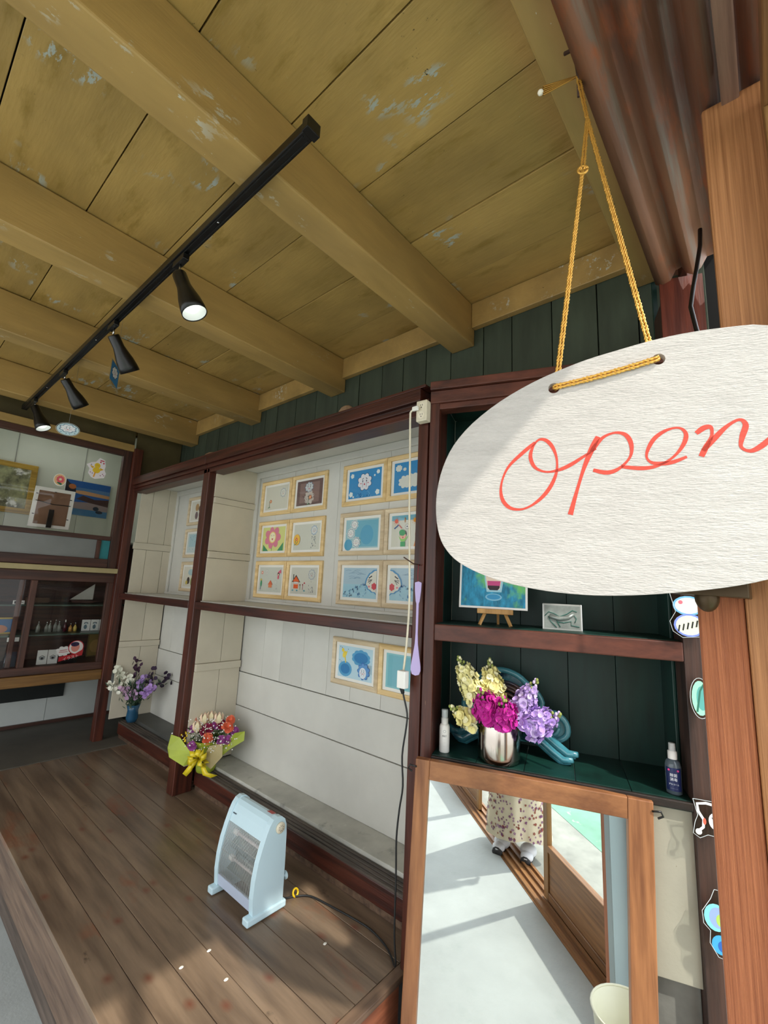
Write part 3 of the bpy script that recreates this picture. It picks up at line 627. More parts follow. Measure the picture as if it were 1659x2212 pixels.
def d14(a, W, H):
    a.rect(0, 0, W, H, '#7fc0c8'); a.rect(W * .05, H * .05, W * .6, H * .95, '#6bb3c2'); a.cloud(W * .83, H * .3, H * .28, '#3f78b4', '#e4e6e2', 9); a.face(W * .83, H * .3, H * .22)
def dA(a, W, H):
    a.rect(0, 0, W, H, '#d9d6c9'); a.circ(W * .4, H * .68, W * .12, '#b08a5a', H * .2); a.circ(W * .62, H * .6, W * .12, '#6b5c50', H * .16); a.circ(W * .4, H * .25, W * .1, '#6f5a5f', H * .2); a.circ(W * .65, H * .3, W * .1, '#7d7f8c', H * .2)
def dB(a, W, H):
    a.rect(0, 0, W, H, '#c4d3d3'); a.rect(W * .1, H * .3, W * .9, H * .95, '#a9c8d0'); rain(a, W * .2, W * .9, H * .1, H * .9, 24, ['#7f9db0', '#3c7f8c', '#50617a'], .005, 11)
def dC(a, W, H):
    a.rect(0, 0, W, H, '#ddd9c9'); a.circ(W * .5, H * .72, W * .2, '#a9c4c8', H * .16); a.circ(W * .36, H * .3, W * .1, '#3a2a26', H * .18); a.circ(W * .6, H * .26, W * .09, '#8a9a4e', H * .2); a.circ(W * .25, H * .2, W * .07, '#c9b24a')
Z1, Z2, Z3, Z4 = 2.022, 1.730, 1.452, 1.022
F1 = [(2.592, Z1, d1, 'framed drawing of a small cloud and a drooping flower, top left picture'),
      (2.238, Z1, d2, 'framed drawing of a crying cloud on a brown background'),
      (2.588, Z2, d3, 'framed drawing of a big smiling pink flower'),
      (2.234, Z2, d4, 'framed drawing of a raining cloud above a flower in a yellow halo'),
      (2.584, Z3, d5, 'framed drawing of tiny children around a small orange house'),
      (2.230, Z3, d6, 'framed drawing of a large orange house with a raining cloud')]
for yc, zt, d, lab in F1: frame_at(lab, yc, zt, d)
F2 = [(1.745, Z1, d7, pine, 'framed drawing of a crying cloud with red mouth on bright blue'),
      (1.395, Z1, d8, pine, 'framed drawing of plain white clouds on blue behind the white cord'),
      (1.748, Z2, d9, ash, 'framed drawing of three small cloud faces on pale blue'),
      (1.398, Z2, d10, ash, 'framed drawing of a child in a green hat with suns and a ball'),
      (1.744, Z3, d11, ash, 'framed drawing of half a cloud face blowing rain to the left'),
      (1.394, Z3, lambda a, W, H: d11(a, W, H, -1), ash, 'framed drawing of half a cloud face blowing rain to the right'),
      (1.745, Z4, d13, ash, 'framed drawing of a yellow bird and a blue cloud below the mid shelf'),
      (1.395, Z4, d14, pine, 'framed pale blue drawing behind the white socket block, below the mid shelf')]
for yc, zt, d, wm, lab in F2: frame_at(lab, yc, zt, d, wm)
for zt, d, lab in [(2.02, dA, 'top framed picture in the far left bay, partly behind the post'), (1.738, dB, 'middle framed picture in the far left bay, pale blue rain'), (1.452, dC, 'bottom framed picture in the far left bay, dark figure on cream')]:
    frame_at(lab, 3.72, zt, d, ash)

# sign -------------------------------------------------------------
SG = FR((.86, .208, 1.55), (.338, -.941, 0), (0, 0, 1))
if SG.w.x > 0: SG = FR(SG.o, SG.u, SG.v, -SG.w)
sgn = thing('hanging_sign', 'large oval white painted wooden sign with red handwritten Open, hanging on gold cord', 'sign', (.86, .208, 1.305))
out = [(0.251, 0.226), (0.187, 0.233), (0.124, 0.232), (0.072, 0.226), (0.018, 0.216), (-0.03, .206), (-0.077, 0.192), (-0.133, 0.171), (-0.196, 0.138), (-0.252, 0.096), (-0.29, 0.052), (-0.312, 0.005), (-0.323, -0.044), (-0.324, -0.093), (-0.316, -0.138), (-0.30, -0.168), (-0.274, -0.192), (-0.231, -0.213), (-0.179, -0.229), (-0.113, -0.24), (-0.051, -0.244), (0.0, -0.243), (0.05, -0.239), (0.117, -0.23), (0.18, -0.218), (.235, -.2), (.285, -.168), (.325, -.12), (.35, -.06), (.358, 0), (.35, .07), (.33, .13), (.298, .185)]
def smoothclosed(P, k=3):
    R = []; n = len(P)
    for i in range(n):
        p0, p1, p2, p3 = (Vector(P[(i + j - 1) % n]) for j in range(4))
        for q in range(k):
            t = q / k; R.append(tuple(.5 * ((2 * p1) + (-p0 + p2) * t + (2 * p0 - 5 * p1 + 4 * p2 - p3) * t * t + (-p0 + 3 * p1 - 3 * p2 + p3) * t ** 3)))
    return R
outl = smoothclosed(out)
sign_m = mat('rough_white_sign_paint', '#c0bbb5', 0.8, var=0.05, vs=9, stretch=(1.2, 1.2, 9), bump=.8, bs=42, bstretch=(1.6, 1.6, 9), marks=[('#b9b7ac', 30, (1, 1, 8), .66, .78)])
# board with two bored holes: ring the holes into the face with bmesh
def hole_plate(outer, holes, fr, w0, w1, m, name, parent, hr=.0105, dark=None):
    bm = bmesh.new()
    def loop(pts):
        vs = [bm.verts.new(fr.p(a, b, 0)) for a, b in pts]; return [bm.edges.new((vs[i], vs[(i + 1) % len(vs)])) for i in range(len(vs))]
    E_ = loop(outer)
    for h in holes: E_ += loop([(h[0] + hr * math.cos(2 * PI * k / 20), h[1] + hr * math.sin(2 * PI * k / 20)) for k in range(20)])
    bmesh.ops.triangle_fill(bm, use_beauty=True, use_dissolve=False, edges=E_)
    for f in list(bm.faces):
        c = f.calc_center_median() - fr.o; a, b = c.dot(fr.u), c.dot(fr.v)
        if any(math.hypot(a - h[0], b - h[1]) < hr * .9 for h in holes): bm.faces.remove(f)
    bmesh.ops.translate(bm, verts=bm.verts, vec=fr.w * w0)
    r = bmesh.ops.extrude_face_region(bm, geom=bm.faces[:])
    bmesh.ops.translate(bm, verts=[v for v in r['geom'] if isinstance(v, bmesh.types.BMVert)], vec=fr.w * (w1 - w0))
    bmesh.ops.recalc_face_normals(bm, faces=bm.faces)
    me = bpy.data.meshes.new(name); bm.to_mesh(me); bm.free(); me.materials.append(m)
    o = bpy.data.objects.new(name, me); COL.objects.link(o); o.parent = parent; o.matrix_parent_inverse = WINV[parent.name]
    b = o.modifiers.new('bevel', 'BEVEL'); b.width = .0015; b.segments = 2; b.limit_method = 'ANGLE'; b.angle_limit = .8
    return o
HL = [(-.093, .154), (.087, .188)]
hole_plate(outl, HL, SG, -.014, 0.0, sign_m, 'board', sgn)
LT = [[(-0.129, 0.045), (-0.152, 0.026), (-0.18, -0.002), (-0.193, -0.035), (-0.192, -0.064), (-0.178, -0.083), (-0.155, -0.087), (-0.131, -0.076), (-0.108, -0.053), (-0.093, -0.023), (-0.09, 0.005), (-0.096, 0.03), (-0.108, 0.047), (-0.122, 0.05), (-0.133, 0.037), (-0.138, 0.016), (-0.13, -0.005), (-0.111, -0.015), (-0.089, -0.013), (-0.067, -0.004), (-0.042, 0.012), (-0.022, 0.025)],
      [(-0.018, 0.048), (-0.029, 0.025), (-0.043, -0.01), (-0.056, -0.052), (-0.069, -0.099)],
      [(-0.03, 0.02), (-0.024, 0.029), (-0.009, 0.046), (0.011, 0.053), (0.028, 0.047), (0.036, 0.028), (0.033, 0.005), (0.015, -0.015), (-0.005, -0.022), (-0.028, -0.016)],
      [(0.018, -0.012), (0.051, -0.017), (0.077, -0.013), (0.1, 0.001), (0.116, 0.022), (0.121, 0.041), (0.112, 0.053), (0.093, 0.051), (0.073, 0.037), (0.061, 0.015), (0.06, -0.0), (0.071, -0.009), (0.096, -0.009), (0.12, -0.0)],
      [(0.136, 0.041), (0.148, 0.05), (0.158, 0.05), (0.158, 0.034), (0.149, 0.016), (0.141, -0.001)],
      [(0.144, 0.009), (0.162, 0.03), (0.181, 0.05), (0.199, 0.06), (0.207, 0.05), (0.201, 0.03), (0.198, 0.012), (0.21, 0.004), (0.226, 0.012), (0.245, 0.03)]]
ink_m = mat('coral_red_brush_ink', '#cf4838', 0.8, var=0.1, vs=60, stretch=(1, 1, 5))
wds = [.0068, .0095, .0075, .0068, .0085, .0085]
for L_, wd in zip(LT, wds):
    P = []
    n = len(L_)
    for i in range(n - 1):
        p0 = Vector(L_[max(i - 1, 0)]); p1 = Vector(L_[i]); p2 = Vector(L_[i + 1]); p3 = Vector(L_[min(i + 2, n - 1)])
        for q in range(5):
            t = q / 5; P.append(.5 * ((2 * p1) + (-p0 + p2) * t + (2 * p0 - 5 * p1 + 4 * p2 - p3) * t * t + (-p0 + 3 * p1 - 3 * p2 + p3) * t ** 3))
    P.append(Vector(L_[-1])); m = MB(); A_ = []; B_ = []
    for i, p in enumerate(P):
        d = (P[min(i + 1, len(P) - 1)] - P[max(i - 1, 0)]).normalized(); nn_ = Vector((-d.y, d.x)); ww = wd * (.82 + .25 * math.sin(i * .35)) / 2
        A_.append(p + nn_ * ww); B_.append(p - nn_ * ww)
    vs = [SG.p(q[0], q[1], .0004) for q in A_ + B_]; k = len(P)
    m.add(vs, [(i + k, i + 1 + k, i + 1, i) for i in range(k - 1)], ink_m); m.build('lettering', sgn)
gold = flat('gold_cord', '#dba84e', .32, metal=.55)
def twist(a, b, r, m=gold, sag=0.0, n=None):
    a = Vector(a); b = Vector(b); n = n or max(6, int((b - a).length / .006)); mb = MB()
    x = (b - a).cross(Vector((0, 0, 1)));
    if x.length < 1e-3: x = Vector((1, 0, 0))
    x.normalize(); y = (b - a).normalized().cross(x)
    for s_ in (0, PI):
        pts = []
        for i in range(n + 1):
            t = i / n; an = t * (b - a).length / .016 * 2 * PI + s_
            pts.append(a.lerp(b, t) + (x * math.cos(an) + y * math.sin(an)) * r * .5 + Vector((0, 0, -sag * 4 * t * (1 - t))))
        mb.tube(pts, r * .62, m, 5)
    return mb
cd = bpy.data.objects.new('cord', None); COL.objects.link(cd); cd.parent = sgn; cd.location = (0, 0, 1.1); cd['label'] = 'braided gold cord'; WINV['cord'] = Matrix.Translation(-Vector((.86, .208, 2.405)))
knot = Vector((.845, .226, 2.39)); apex = Vector((.848, .221, 2.30))
tie = Vector((.872, .243, 2.455))
bH = [SG.p(HL[0][0], HL[0][1], .004), SG.p(HL[1][0], HL[1][1], .004)]
back = [SG.p(HL[0][0] + .004, HL[0][1] + .005, -.017), SG.p(HL[1][0] - .004, HL[1][1] + .005, -.017)]
eye = Vector((.842, .232, 2.175))
for q in (-.003, .003):
    off = SG.u * q
    twist(apex + off * .5, back[1] + off, .0034).build('strand', cd)
    twist(apex + off * .5, eye + off, .003).build('strand', cd)
    twist(eye + off * .4, back[0] + off, .0034).build('strand', cd)
    twist(tie + off, apex + off * .5, .003).build('strand', cd)
    twist(bH[0] + off.cross(SG.u) + Vector((0, 0, q)), bH[1] + Vector((0, 0, q)), .0034, sag=.003).build('strand', cd)
for bkk, fr_ in zip(back, bH): twist(bkk, fr_, .004).build('strand', cd)
m = MB()
for k in range(5):
    pts = [tie + (-SG.u * .075 + Vector((0, 0, -.0 - .004 * k))) * math.sin(PI * t / 10) + Vector((0, 0, (-.022 + .011 * k) * math.sin(PI * t / 10) * .9)) for t in range(11)]
    m.tube(pts, .002, gold, 5)
m.build('bow', cd)
MB().ell(tie - SG.u * .08 + Vector((0, 0, -.01)), (.007, .007, .006), flat('frayed_tip', '#efe6d2', .7)).build('frayed_end', cd)
m = MB(); m.tube([eye + (SG.u * math.cos(t) + Vector((0, 0, math.sin(t)))) * .009 for t in [2 * PI * k / 12 for k in range(13)]], .0028, gold, 6); m.build('knot', cd)
o = MB().tube([(.842, .262, 2.50), (.838, .225, 2.485), (.826, .222, 2.484)], .004, flat('rusty_iron', '#4a352c', .6, metal=.4)).tube([(.826, .222, 2.474), (.826, .222, 2.494)], .008, flat('rusty_iron', '#4a352c')).build('nail')
tag(o, 'bent rusty nail in the yellow entrance beam above the gold cord', 'nail')
o = MB().tube([(.872, .243, 2.40), tie, (.872, .25, 2.535)], .0035, flat('rusty_iron', '#4a352c')).build('hook')
tag(o, 'iron hook under the entrance beam holding the gold cord', 'hook')

# awning of rusted corrugated metal over the entrance -----------------
aw = thing('awning', 'rusted corrugated metal awning over the entrance', 'awning', (0, 0, 2.42))
prof = []
kk = 0
y = .236
pr = [(.236, 2.44), (.215, 2.425), (.195, 2.435), (.178, 2.47), (.155, 2.475), (.142, 2.445), (.125, 2.43), (.105, 2.445), (.085, 2.48), (.06, 2.48), (.045, 2.445), (.028, 2.43), (.01, 2.44)]
yy = .01; 
while yy > -.24: pr += [(yy - .02, 2.47), (yy - .045, 2.475), (yy - .06, 2.44), (yy - .078, 2.425), (yy - .10, 2.435)]; yy -= .10
n = len(pr); vs = []
for x in (-2.4, 1.72):
    vs += [(x, a, b) for a, b in pr]
MB().add(vs, [(i, i + 1, n + i + 1, n + i) for i in range(n - 1)], rust_m, True).build('corrugated_sheet', aw).modifiers.new('thick', 'SOLIDIFY').thickness = .004
box('batten', -2.4, 1.30, -.028, .004, 2.40, 2.428, wood('grey_brown_batten', '#9c7a66', '#6f5446', 'x', .7), aw, .003)
box('flashing', -2.4, 1.80, .175, .231, 2.50, 2.52, rust_m, aw)
o = MB().fbox(gf, .82, .95, 2.10, 2.44, -.012, -.001, wood('red_board', '#6f3423', '#4a2016', 'z', .5)).build('trim_1'); o['kind'] = 'structure'

# entrance posts at the right ------------------------------------------
o = box('entrance_post', 1.09, 1.22, -.20, .0415, -.4, 2.417, postz, None, .006)
tag(o, 'thick sunlit light brown wooden post at the right of the entrance', 'post')
o = thing('door_jamb', loc=(1.13, .08, -.4)); box('board', 1.10, 1.16, .0425, .117, -.4, 1.40, frontz, o, .004)
MB().box(1.161, 1.166, .0425, .120, -.4, 1.31, flat('grey_blue_strip', '#9aa8ac', .4)).box(1.13, 1.1605, .1175, .120, -.4, 1.31, flat('grey_blue_strip', '#9aa8ac', .4)).build('grey_facing', o)
tag(o, 'narrow reddish brown grooved board standing beside the entrance post', 'post')
br = thing('bracket', 'dark bronze bracket with a round foot on top of the reddish board', 'bracket', (1.06, .08, 1.30))
bz = flat('dark_bronze', '#4a3a24', .4, metal=.5)
MB().hex([(.98, .158, 1.318), (.98, .03, 1.312), (1.095, .03, 1.312), (1.095, .158, 1.318), (.98, .158, 1.326), (.98, .03, 1.35), (1.095, .03, 1.35), (1.095, .158, 1.326)], bz).hex([(1.0, .158, 1.326), (1.0, .03, 1.35), (1.095, .03, 1.35), (1.095, .158, 1.326), (1.0, .158, 1.42), (1.0, .03, 1.42), (1.095, .03, 1.42), (1.095, .158, 1.42)], bz).build('plate', br, .002)
MB().ell((1.0, .091, 1.312), (.019, .019, .026), bz, 16, 10).build('knob', br)
o = MB().tube([(1.52, .085, 2.44), (1.515, .088, 2.38), (1.50, .10, 2.30), (1.50, .112, 2.24), (1.50, .122, 2.18), (1.50, .112, 2.10), (1.50, .095, 2.02), (1.50, .08, 1.9), (1.50, .08, 1.4)], .006, blk).build('power_cable')
tag(o, 'black cable hanging down beside the light brown entrance post', 'cable')

# sliding door panels seen in the mirror ------------------------------
dwd = wood('golden_door_wood', '#9c7444', '#75532f', 'z', .45)
dwx = wood('golden_door_rail', '#94683f', '#6e4a2b', 'x', .45)
def slider(n, x0, x1, yb):
    t = thing('door_%d' % n, loc=((x0 + x1) / 2, yb, -.4), kind='structure')
    box('stile', x0, x0 + .05, yb - .03, yb, -.385, 2.36, dwd, t, .003); box('stile', x1 - .05, x1, yb - .03, yb, -.385, 2.36, dwd, t, .003)
    box('lower_panel', x0 + .05, x1 - .05, yb - .022, yb - .008, -.34, -.13, dwx, t, .002)
    box('rail', x0 + .05, x1 - .05, yb - .03, yb, -.385, -.34, dwx, t, .003); box('rail', x0 + .05, x1 - .05, yb - .032, yb + .002, -.135, -.10, dwx, t, .003); box('rail', x0 + .05, x1 - .05, yb - .03, yb, 2.29, 2.36, dwx, t, .003)
    box('glass_pane', x0 + .05, x1 - .05, yb - .018, yb - .014, -.10, 2.29, pane, t)
slider(1, .27, 1.085, -.06); slider(2, -2.3, -.78, -.06)
m = MB()
for yy in (-.135, -.09, -.045, .0): m.box(-2.4, 1.2, yy - .012, yy + .004, -.42, -.385, dwx)
m.box(-2.4, 1.2, -.15, .018, -.42, -.398, dwx); o = m.build('trim_2'); o['kind'] = 'structure'
bn = thing('waste_bin', 'cream round waste bin standing by the entrance post, seen in the mirror', 'bin', (1.36, .21, -.4))
MB().lathe([(.0, 0), (.085, 0), (.115, .30), (.118, .302), (.118, .30), (.111, .296), (.082, .004), (0, .004)], (1.36, .21, -.4), (0, 0, 1), mat('cream_plastic', '#d5d2bb', .4, var=.03), 32).build('body', bn)
MB().tube([(1.36 + .117 * math.cos(t), .21 + .117 * math.sin(t), -.1) for t in [2 * PI * k / 32 for k in range(33)]], .004, mat('cream_plastic', '#d5d2bb')).build('rim', bn)
tb = thing('side_table', 'small white table on thin dark legs, standing on the far pale floor', 'table', (-1.85, 1.2, -.4))
box('top', -2.2, -1.5, .9, 1.6, .28, .30, whitep, tb, .004)
for x in (-2.17, -1.53):
    for y in (.93, 1.57): box('leg', x - .012, x + .012, y - .012, y + .012, -.4, .28, blk, tb)

# electric heater ------------------------------------------------------
ht = thing('electric_heater', 'pale blue two-tube electric heater standing on the plank platform', 'heater', (1.26, 1.76, 0))
HY0, HY1 = 1.615, 1.905
side = [(1.192, .028), (1.186, .09), (1.189, .15), (1.199, .21), (1.214, .26), (1.230, .305), (1.243, .332), (1.258, .35), (1.276, .357), (1.298, .352), (1.315, .338), (1.324, .315), (1.328, .28), (1.331, .18), (1.333, .028)]
for (ya, yb) in [(HY0, HY0 + .026), (HY1 - .026, HY1)]:
    MB().prism(side, FR((0, ya, 0), (1, 0, 0), (0, 0, 1), (0, 1, 0)), 0, yb - ya, plastic).build('side_panel', ht, .005)
hood = [(1.222, .272), (1.238, .312), (1.25, .334), (1.264, .348), (1.28, .352), (1.298, .347), (1.312, .333), (1.32, .31), (1.326, .20), (1.328, .04), (1.322, .04), (1.318, .2), (1.312, .30), (1.30, .33), (1.28, .342), (1.262, .336), (1.25, .315), (1.234, .272)]
MB().prism(hood, FR((0, HY0 + .026, 0), (1, 0, 0), (0, 0, 1), (0, 1, 0)), 0, HY1 - HY0 - .052, plastic).build('hood', ht, .001)
MB().prism([(1.194, .035), (1.190, .075), (1.20, .078), (1.206, .035)], FR((0, HY0 + .026, 0), (1, 0, 0), (0, 0, 1), (0, 1, 0)), 0, HY1 - HY0 - .052, mat('lilac_grey_plastic', '#b4bfd2', .4, var=.01)).build('front_apron', ht, .001)
refl = flat('polished_reflector', '#a8aca8', .22, metal=1.0)
for z0, z1 in ((.085, .175), (.18, .27)):
    pf = []
    for k in range(9):
        t = k / 8; pf.append((1.228 + .042 * math.sin(PI * t) + (.0 if z0 < .1 else .012), z0 + (z1 - z0) * t))
    vs = [(a, HY0 + .028, b) for a, b in pf] + [(a, HY1 - .028, b) for a, b in pf]
    MB().add(vs, [(i, i + 1, 9 + i + 1, 9 + i) for i in range(8)], refl, True).build('reflector', ht)
    zc = (z0 + z1) / 2
    MB().tube([(1.236 + (0 if z0 < .1 else .012), HY0 + .045, zc), (1.236 + (0 if z0 < .1 else .012), HY1 - .045, zc)], .006, flat('quartz_tube', '#c9b9b4', .25)).tube([(1.236 + (0 if z0 < .1 else .012), HY1 - .062, zc), (1.236 + (0 if z0 < .1 else .012), HY1 - .038, zc)], .012, whitep).tube([(1.236 + (0 if z0 < .1 else .012), HY0 + .062, zc), (1.236 + (0 if z0 < .1 else .012), HY0 + .038, zc)], .012, whitep).build('heating_tube', ht)
m = MB()
cv = [(1.190, .08), (1.1895, .12), (1.196, .17), (1.206, .215), (1.219, .262), (1.226, .275)]
for k in range(34):
    y = HY0 + .032 + k * (HY1 - HY0 - .064) / 33
    m.tube([(a, y, b) for a, b in cv], .0013, flat('bright_wire', '#c4c8c6', .35, metal=.7), 4, False)
for a, b in (cv[0], cv[2], cv[3], cv[5]): m.tube([(a + .001, HY0 + .026, b), (a + .001, HY1 - .026, b)], .0012, chrome, 4, False)
m.build('grille', ht)
for ya in (HY0, HY1 - .026):
    MB().box(1.166, 1.348, ya - .006, ya + .032, 0.004, .03, plastic).build('foot', ht, .005)
dl = FR((1.291, HY0 - .001, .318), (1, 0, 0), (0, 0, 1))
MB().lathe([(.0, 0), (.021, 0), (.021, .006), (.018, .009), (0, .009)], (1.291, HY0 - .0005, .312), (0, -1, 0), ivory, 28).build('dial', ht); dl = COL.objects[-1]
a = Art(FR((1.291, HY0 - .0098, .312), (1, 0, 0), (0, 0, 1)))
for k in range(8):
    t = k * PI / 4 + .3; a.line([(.007 * math.cos(t), .007 * math.sin(t)), (.013 * math.cos(t), .013 * math.sin(t))], .0018, '#3b3b3b')
a.build('dial_marks', dl)
MB().lathe([(.004, 0), (.004, .018), (.016, .02), (.016, .024), (0, .026)], (1.332, HY0 + .02, .105), (1, 0, 0), plastic, 20).build('cord_hook', ht)
MB().hex([(1.276, HY0 + .04, .3535), (1.276, HY0 + .075, .3535), (1.296, HY0 + .075, .3505), (1.296, HY0 + .04, .3505), (1.276, HY0 + .04, .3545), (1.276, HY0 + .075, .3545), (1.296, HY0 + .075, .3515), (1.296, HY0 + .04, .3515)], flat('red_warning_label', '#b3524c', .6)).build('warning_label', ht)
a = Art(FR((1.2330, HY1 - .045, .300), (0, -1, 0), (.36, 0, .93)), .002); a.text('●●●●', 0, 0, .007, '#2f3a4a'); a.build('maker_plate', ht)
o = MB().tube([(1.413 + .013 * math.cos(t), 1.631 + .004 * math.sin(t), .0165 + .013 * math.sin(t)) for t in [2 * PI * k / 20 for k in range(21)]], .0042, flat('yellow_plastic', '#edc61f', .4), 8).build('yellow_ring')
tag(o, 'small yellow ring tag on the planks beside the heater', 'tag')
cb = [(1.335, 1.66, .03), (1.37, 1.645, .008), (1.41, 1.625, .006), (1.455, 1.58, .006), (1.475, 1.47, .006), (1.49, 1.36, .006), (1.495, 1.27, .006), (1.475, 1.18, .006), (1.445, 1.125, .008), (1.425, 1.10, .012)]
up = [(1.415, 1.085, .03), (1.408, 1.09, .12), (1.405, 1.09, .293), (1.402, 1.092, .42), (1.40, 1.082, .518), (1.40, 1.07, .60), (1.40, 1.078, .70), (1.40, 1.064, .80), (1.40, 1.062, .85), (1.40, 1.082, .91), (1.40, 1.088, .935)]
def smooth(P, k=4):
    R = []; P = [Vector(p) for p in P]; n = len(P)
    for i in range(n - 1):
        p0, p1, p2, p3 = P[max(i - 1, 0)], P[i], P[i + 1], P[min(i + 2, n - 1)]
        for q in range(k): t = q / k; R.append(.5 * ((2 * p1) + (-p0 + p2) * t + (2 * p0 - 5 * p1 + 4 * p2 - p3) * t * t + (-p0 + 3 * p1 - 3 * p2 + p3) * t ** 3))
    return R + [P[-1]]
hc = thing('heater_cord', 'black heater cord from the white socket block down the post to the floor', 'cord', (1.42, 1.1, 0))
MB().tube(smooth(cb + up), .0035, mat('black_rubber', '#17191a', .5, var=.02)).build('cable', hc)
MB().tube([(1.40, 1.085, .915), (1.40, 1.09, .93), (1.40, 1.095, .955)], [.006, .009, .014], mat('black_rubber', '#17191a')).build('plug', hc)
ec = thing('extension_cord', 'cream extension cord hanging from the wall outlet in front of the pictures', 'cord', (1.40, 1.09, .95))
MB().tube(smooth([(1.385, 1.066, 2.035), (1.38, 1.080, 2.03), (1.385, 1.088, 2.0), (1.395, 1.088, 1.8), (1.398, 1.085, 1.62), (1.398, 1.074, 1.4), (1.40, 1.070, 1.25), (1.40, 1.076, 1.10), (1.40, 1.086, 1.0)]), .0042, ivory).build('cable', ec)
MB().box(1.385, 1.412, 1.068, 1.106, .935, .998, whitep).build('socket_block', ec, .003)
MB().box(1.372, 1.385, 1.044, 1.072, 2.028, 2.046, whitep).build('plug', ec, .003)
ot = thing('wall_outlet', 'cream double wall outlet on the dark red corner post', 'outlet', (1.41, 1.04, 2.02))
of = FR((1.418, 1.067, 1.985), (0.10, -1, 0), (0, 0, 1))
MB().fbox(of, 0, .05, 0, .09, -.01, .026, ivory).build('cover', ot, .004); oc = COL.objects[-1]
a = Art(FR(of.p(.025, .045, .0262), of.u, of.v))
for cz in (.02, -.02):
    a.circ(0, cz, .015, '#e6dec8'); a.rect(-.006, cz, -.004, cz + .008, '#2b2622'); a.rect(.004, cz, .006, cz + .008, '#2b2622'); a.circ(0, cz - .006, .0025, '#2b2622', n=10)
a.build('sockets', oc)
# purple shoehorn on a red string
sh = thing('shoehorn', 'translucent lilac plastic shoehorn hanging by a red string from the corner post', 'shoehorn', (1.40, 1.035, 1.17))
lil = mat('lilac_plastic', '#b9a8d8', .3, var=.02)
sp = [(-.0, .135), (-.0135, .13), (-.0125, .10), (-.008, .06), (-.0045, .05), (-.004, -.06), (-.006, -.10), (-.014, -.15), (-.0195, -.18), (-.02, -.195), (-.014, -.21), (0, -.214), (.014, -.21), (.02, -.195), (.0195, -.18), (.014, -.15), (.006, -.10), (.004, -.06), (.0045, .05), (.008, .06), (.0125, .10), (.0135, .13)]
MB().prism(sp[::-1], FR((1.415, 1.040, 1.20), (0.2, -1, 0), (0, 0, 1)), 0, .004, lil).build('blade', sh, .001)
MB().tube([(1.412, 1.041, 1.33), (1.41, 1.041, 1.36), (1.412, 1.041, 1.40)], .0012, flat('red_string', '#8c2430', .7)).build('string', sh)
o = MB().tube([(1.438, 1.055, 1.40), (1.39, 1.05, 1.402), (1.36, 1.075, 1.425)], .0025, flat('rusty_iron', '#4a352c')).build('nail'); tag(o, 'long nail in the corner post holding the lilac shoehorn', 'nail')
# stones and wood pieces on top of the cabinet
for (x, y, z, r, lab, cat) in [(1.52, 1.62, 2.19, (.03, .05, .045), 'light brown driftwood knob on top of the white cabinet, tallest piece', 'driftwood'), (1.53, 2.50, 2.175, (.04, .10, .028), 'low tan stone on the cabinet top, middle of the row', 'stone'),
                          (1.52, 3.0, 2.175, (.045, .14, .04), 'long tan stone on the cabinet top above the left post', 'stone'), (1.60, .90, 2.18, (.03, .035, .02), 'grey stone on the green cabinet top', 'stone')]:
    m = MB().ell((x, y, z), r, mat('weathered_wood_tan', '#9a7d60', .8, var=.2, vs=20, bump=.4) if y > 1 else mat('grey_stone', '#77776f', .8, var=.2, vs=20), 14, 8)
    m.v = [(a_1 + .004 * math.sin(60 * b_1), b_1, c_1 + .004 * math.sin(50 * a_1 + 40 * b_1)) for a_1, b_1, c_1 in m.v]
    if 'knob' in lab: m.tube([(1.53, 1.64, 2.19), (1.53, 1.75, 2.178), (1.53, 1.88, 2.165)], [.035, .022, .008], mat('weathered_wood_tan', '#9a7d60'), 10)
    tag(m.build(cat), lab, cat)
# things on the green shelves ------------------------------------------
def gp(u, z, w): return gf.p(u, z, w)
ez = thing('mini_easel', 'small wooden easel on the green shelf holding the parfait painting', 'easel', tuple(gp(.225, 1.18, .12)))
ew = wood('easel_wood', '#c79a5c', '#a87c42', 'z', .5)
MB().fbox(gf, .162, .297, 1.224, 1.243, .10, .125, ew).build('ledge', ez, .002)
MB().bar(gp(.19, 1.225, .118), gp(.172, 1.181, .10), .009, .009, ew).build('leg', ez); MB().bar(gp(.268, 1.225, .118), gp(.29, 1.181, .10), .009, .009, ew).build('leg', ez)
MB().bar(gp(.23, 1.42, .155), gp(.23, 1.181, .21), .009, .009, ew).build('leg', ez)
MB().bar(gp(.23, 1.24, .135), gp(.23, 1.45, .157), .012, .006, ew).build('mast', ez)
cf = FR(gp(.088, 1.243, .112), gu, Vector((0, 0, 1)) + gn * .10, -gn + Vector((0, 0, .1)))
cv_ = thing('canvas_painting', 'blue and green painting of a layered parfait glass on the small easel', 'painting', tuple(gp(.225, 1.243, .12)))
MB().fbox(cf, 0, .262, 0, .20, -.008, 0, matt_m).build('canvas', cv_, .001)
ptg = mat('blue_green_pastel', '#2f8fb3', .7, var=.25, vs=22, stretch=(3, 3, 1), marks=[('#6fc06b', 7, (1, 1, 1), .5, .62)])
MB().fbox(cf, .008, .254, .008, .192, 0, .0004, ptg).build('pastel_ground', cv_)
a = Art(cf, .0006); a.circ(.135, .045, .032, '#7fb9d2', .014); a.circ(.135, .046, .026, '#3f93bf', .010)
a.poly([(.095, .19), (.10, .11), (.108, .065), (.165, .065), (.172, .11), (.18, .19)], '#9fcbd8'); a.poly([(.10, .19), (.104, .12), (.112, .075), (.158, .075), (.166, .12), (.172, .19)], '#e8d2bd'); a.poly([(.112, .082), (.12, .072), (.15, .072), (.158, .082), (.158, .09), (.112, .09)], '#3a3035'); a.poly([(.111, .09), (.159, .09), (.161, .108), (.11, .108)], '#c64f83'); a.poly([(.108, .13), (.163, .13), (.168, .17), (.104, .17)], '#7c3a24')
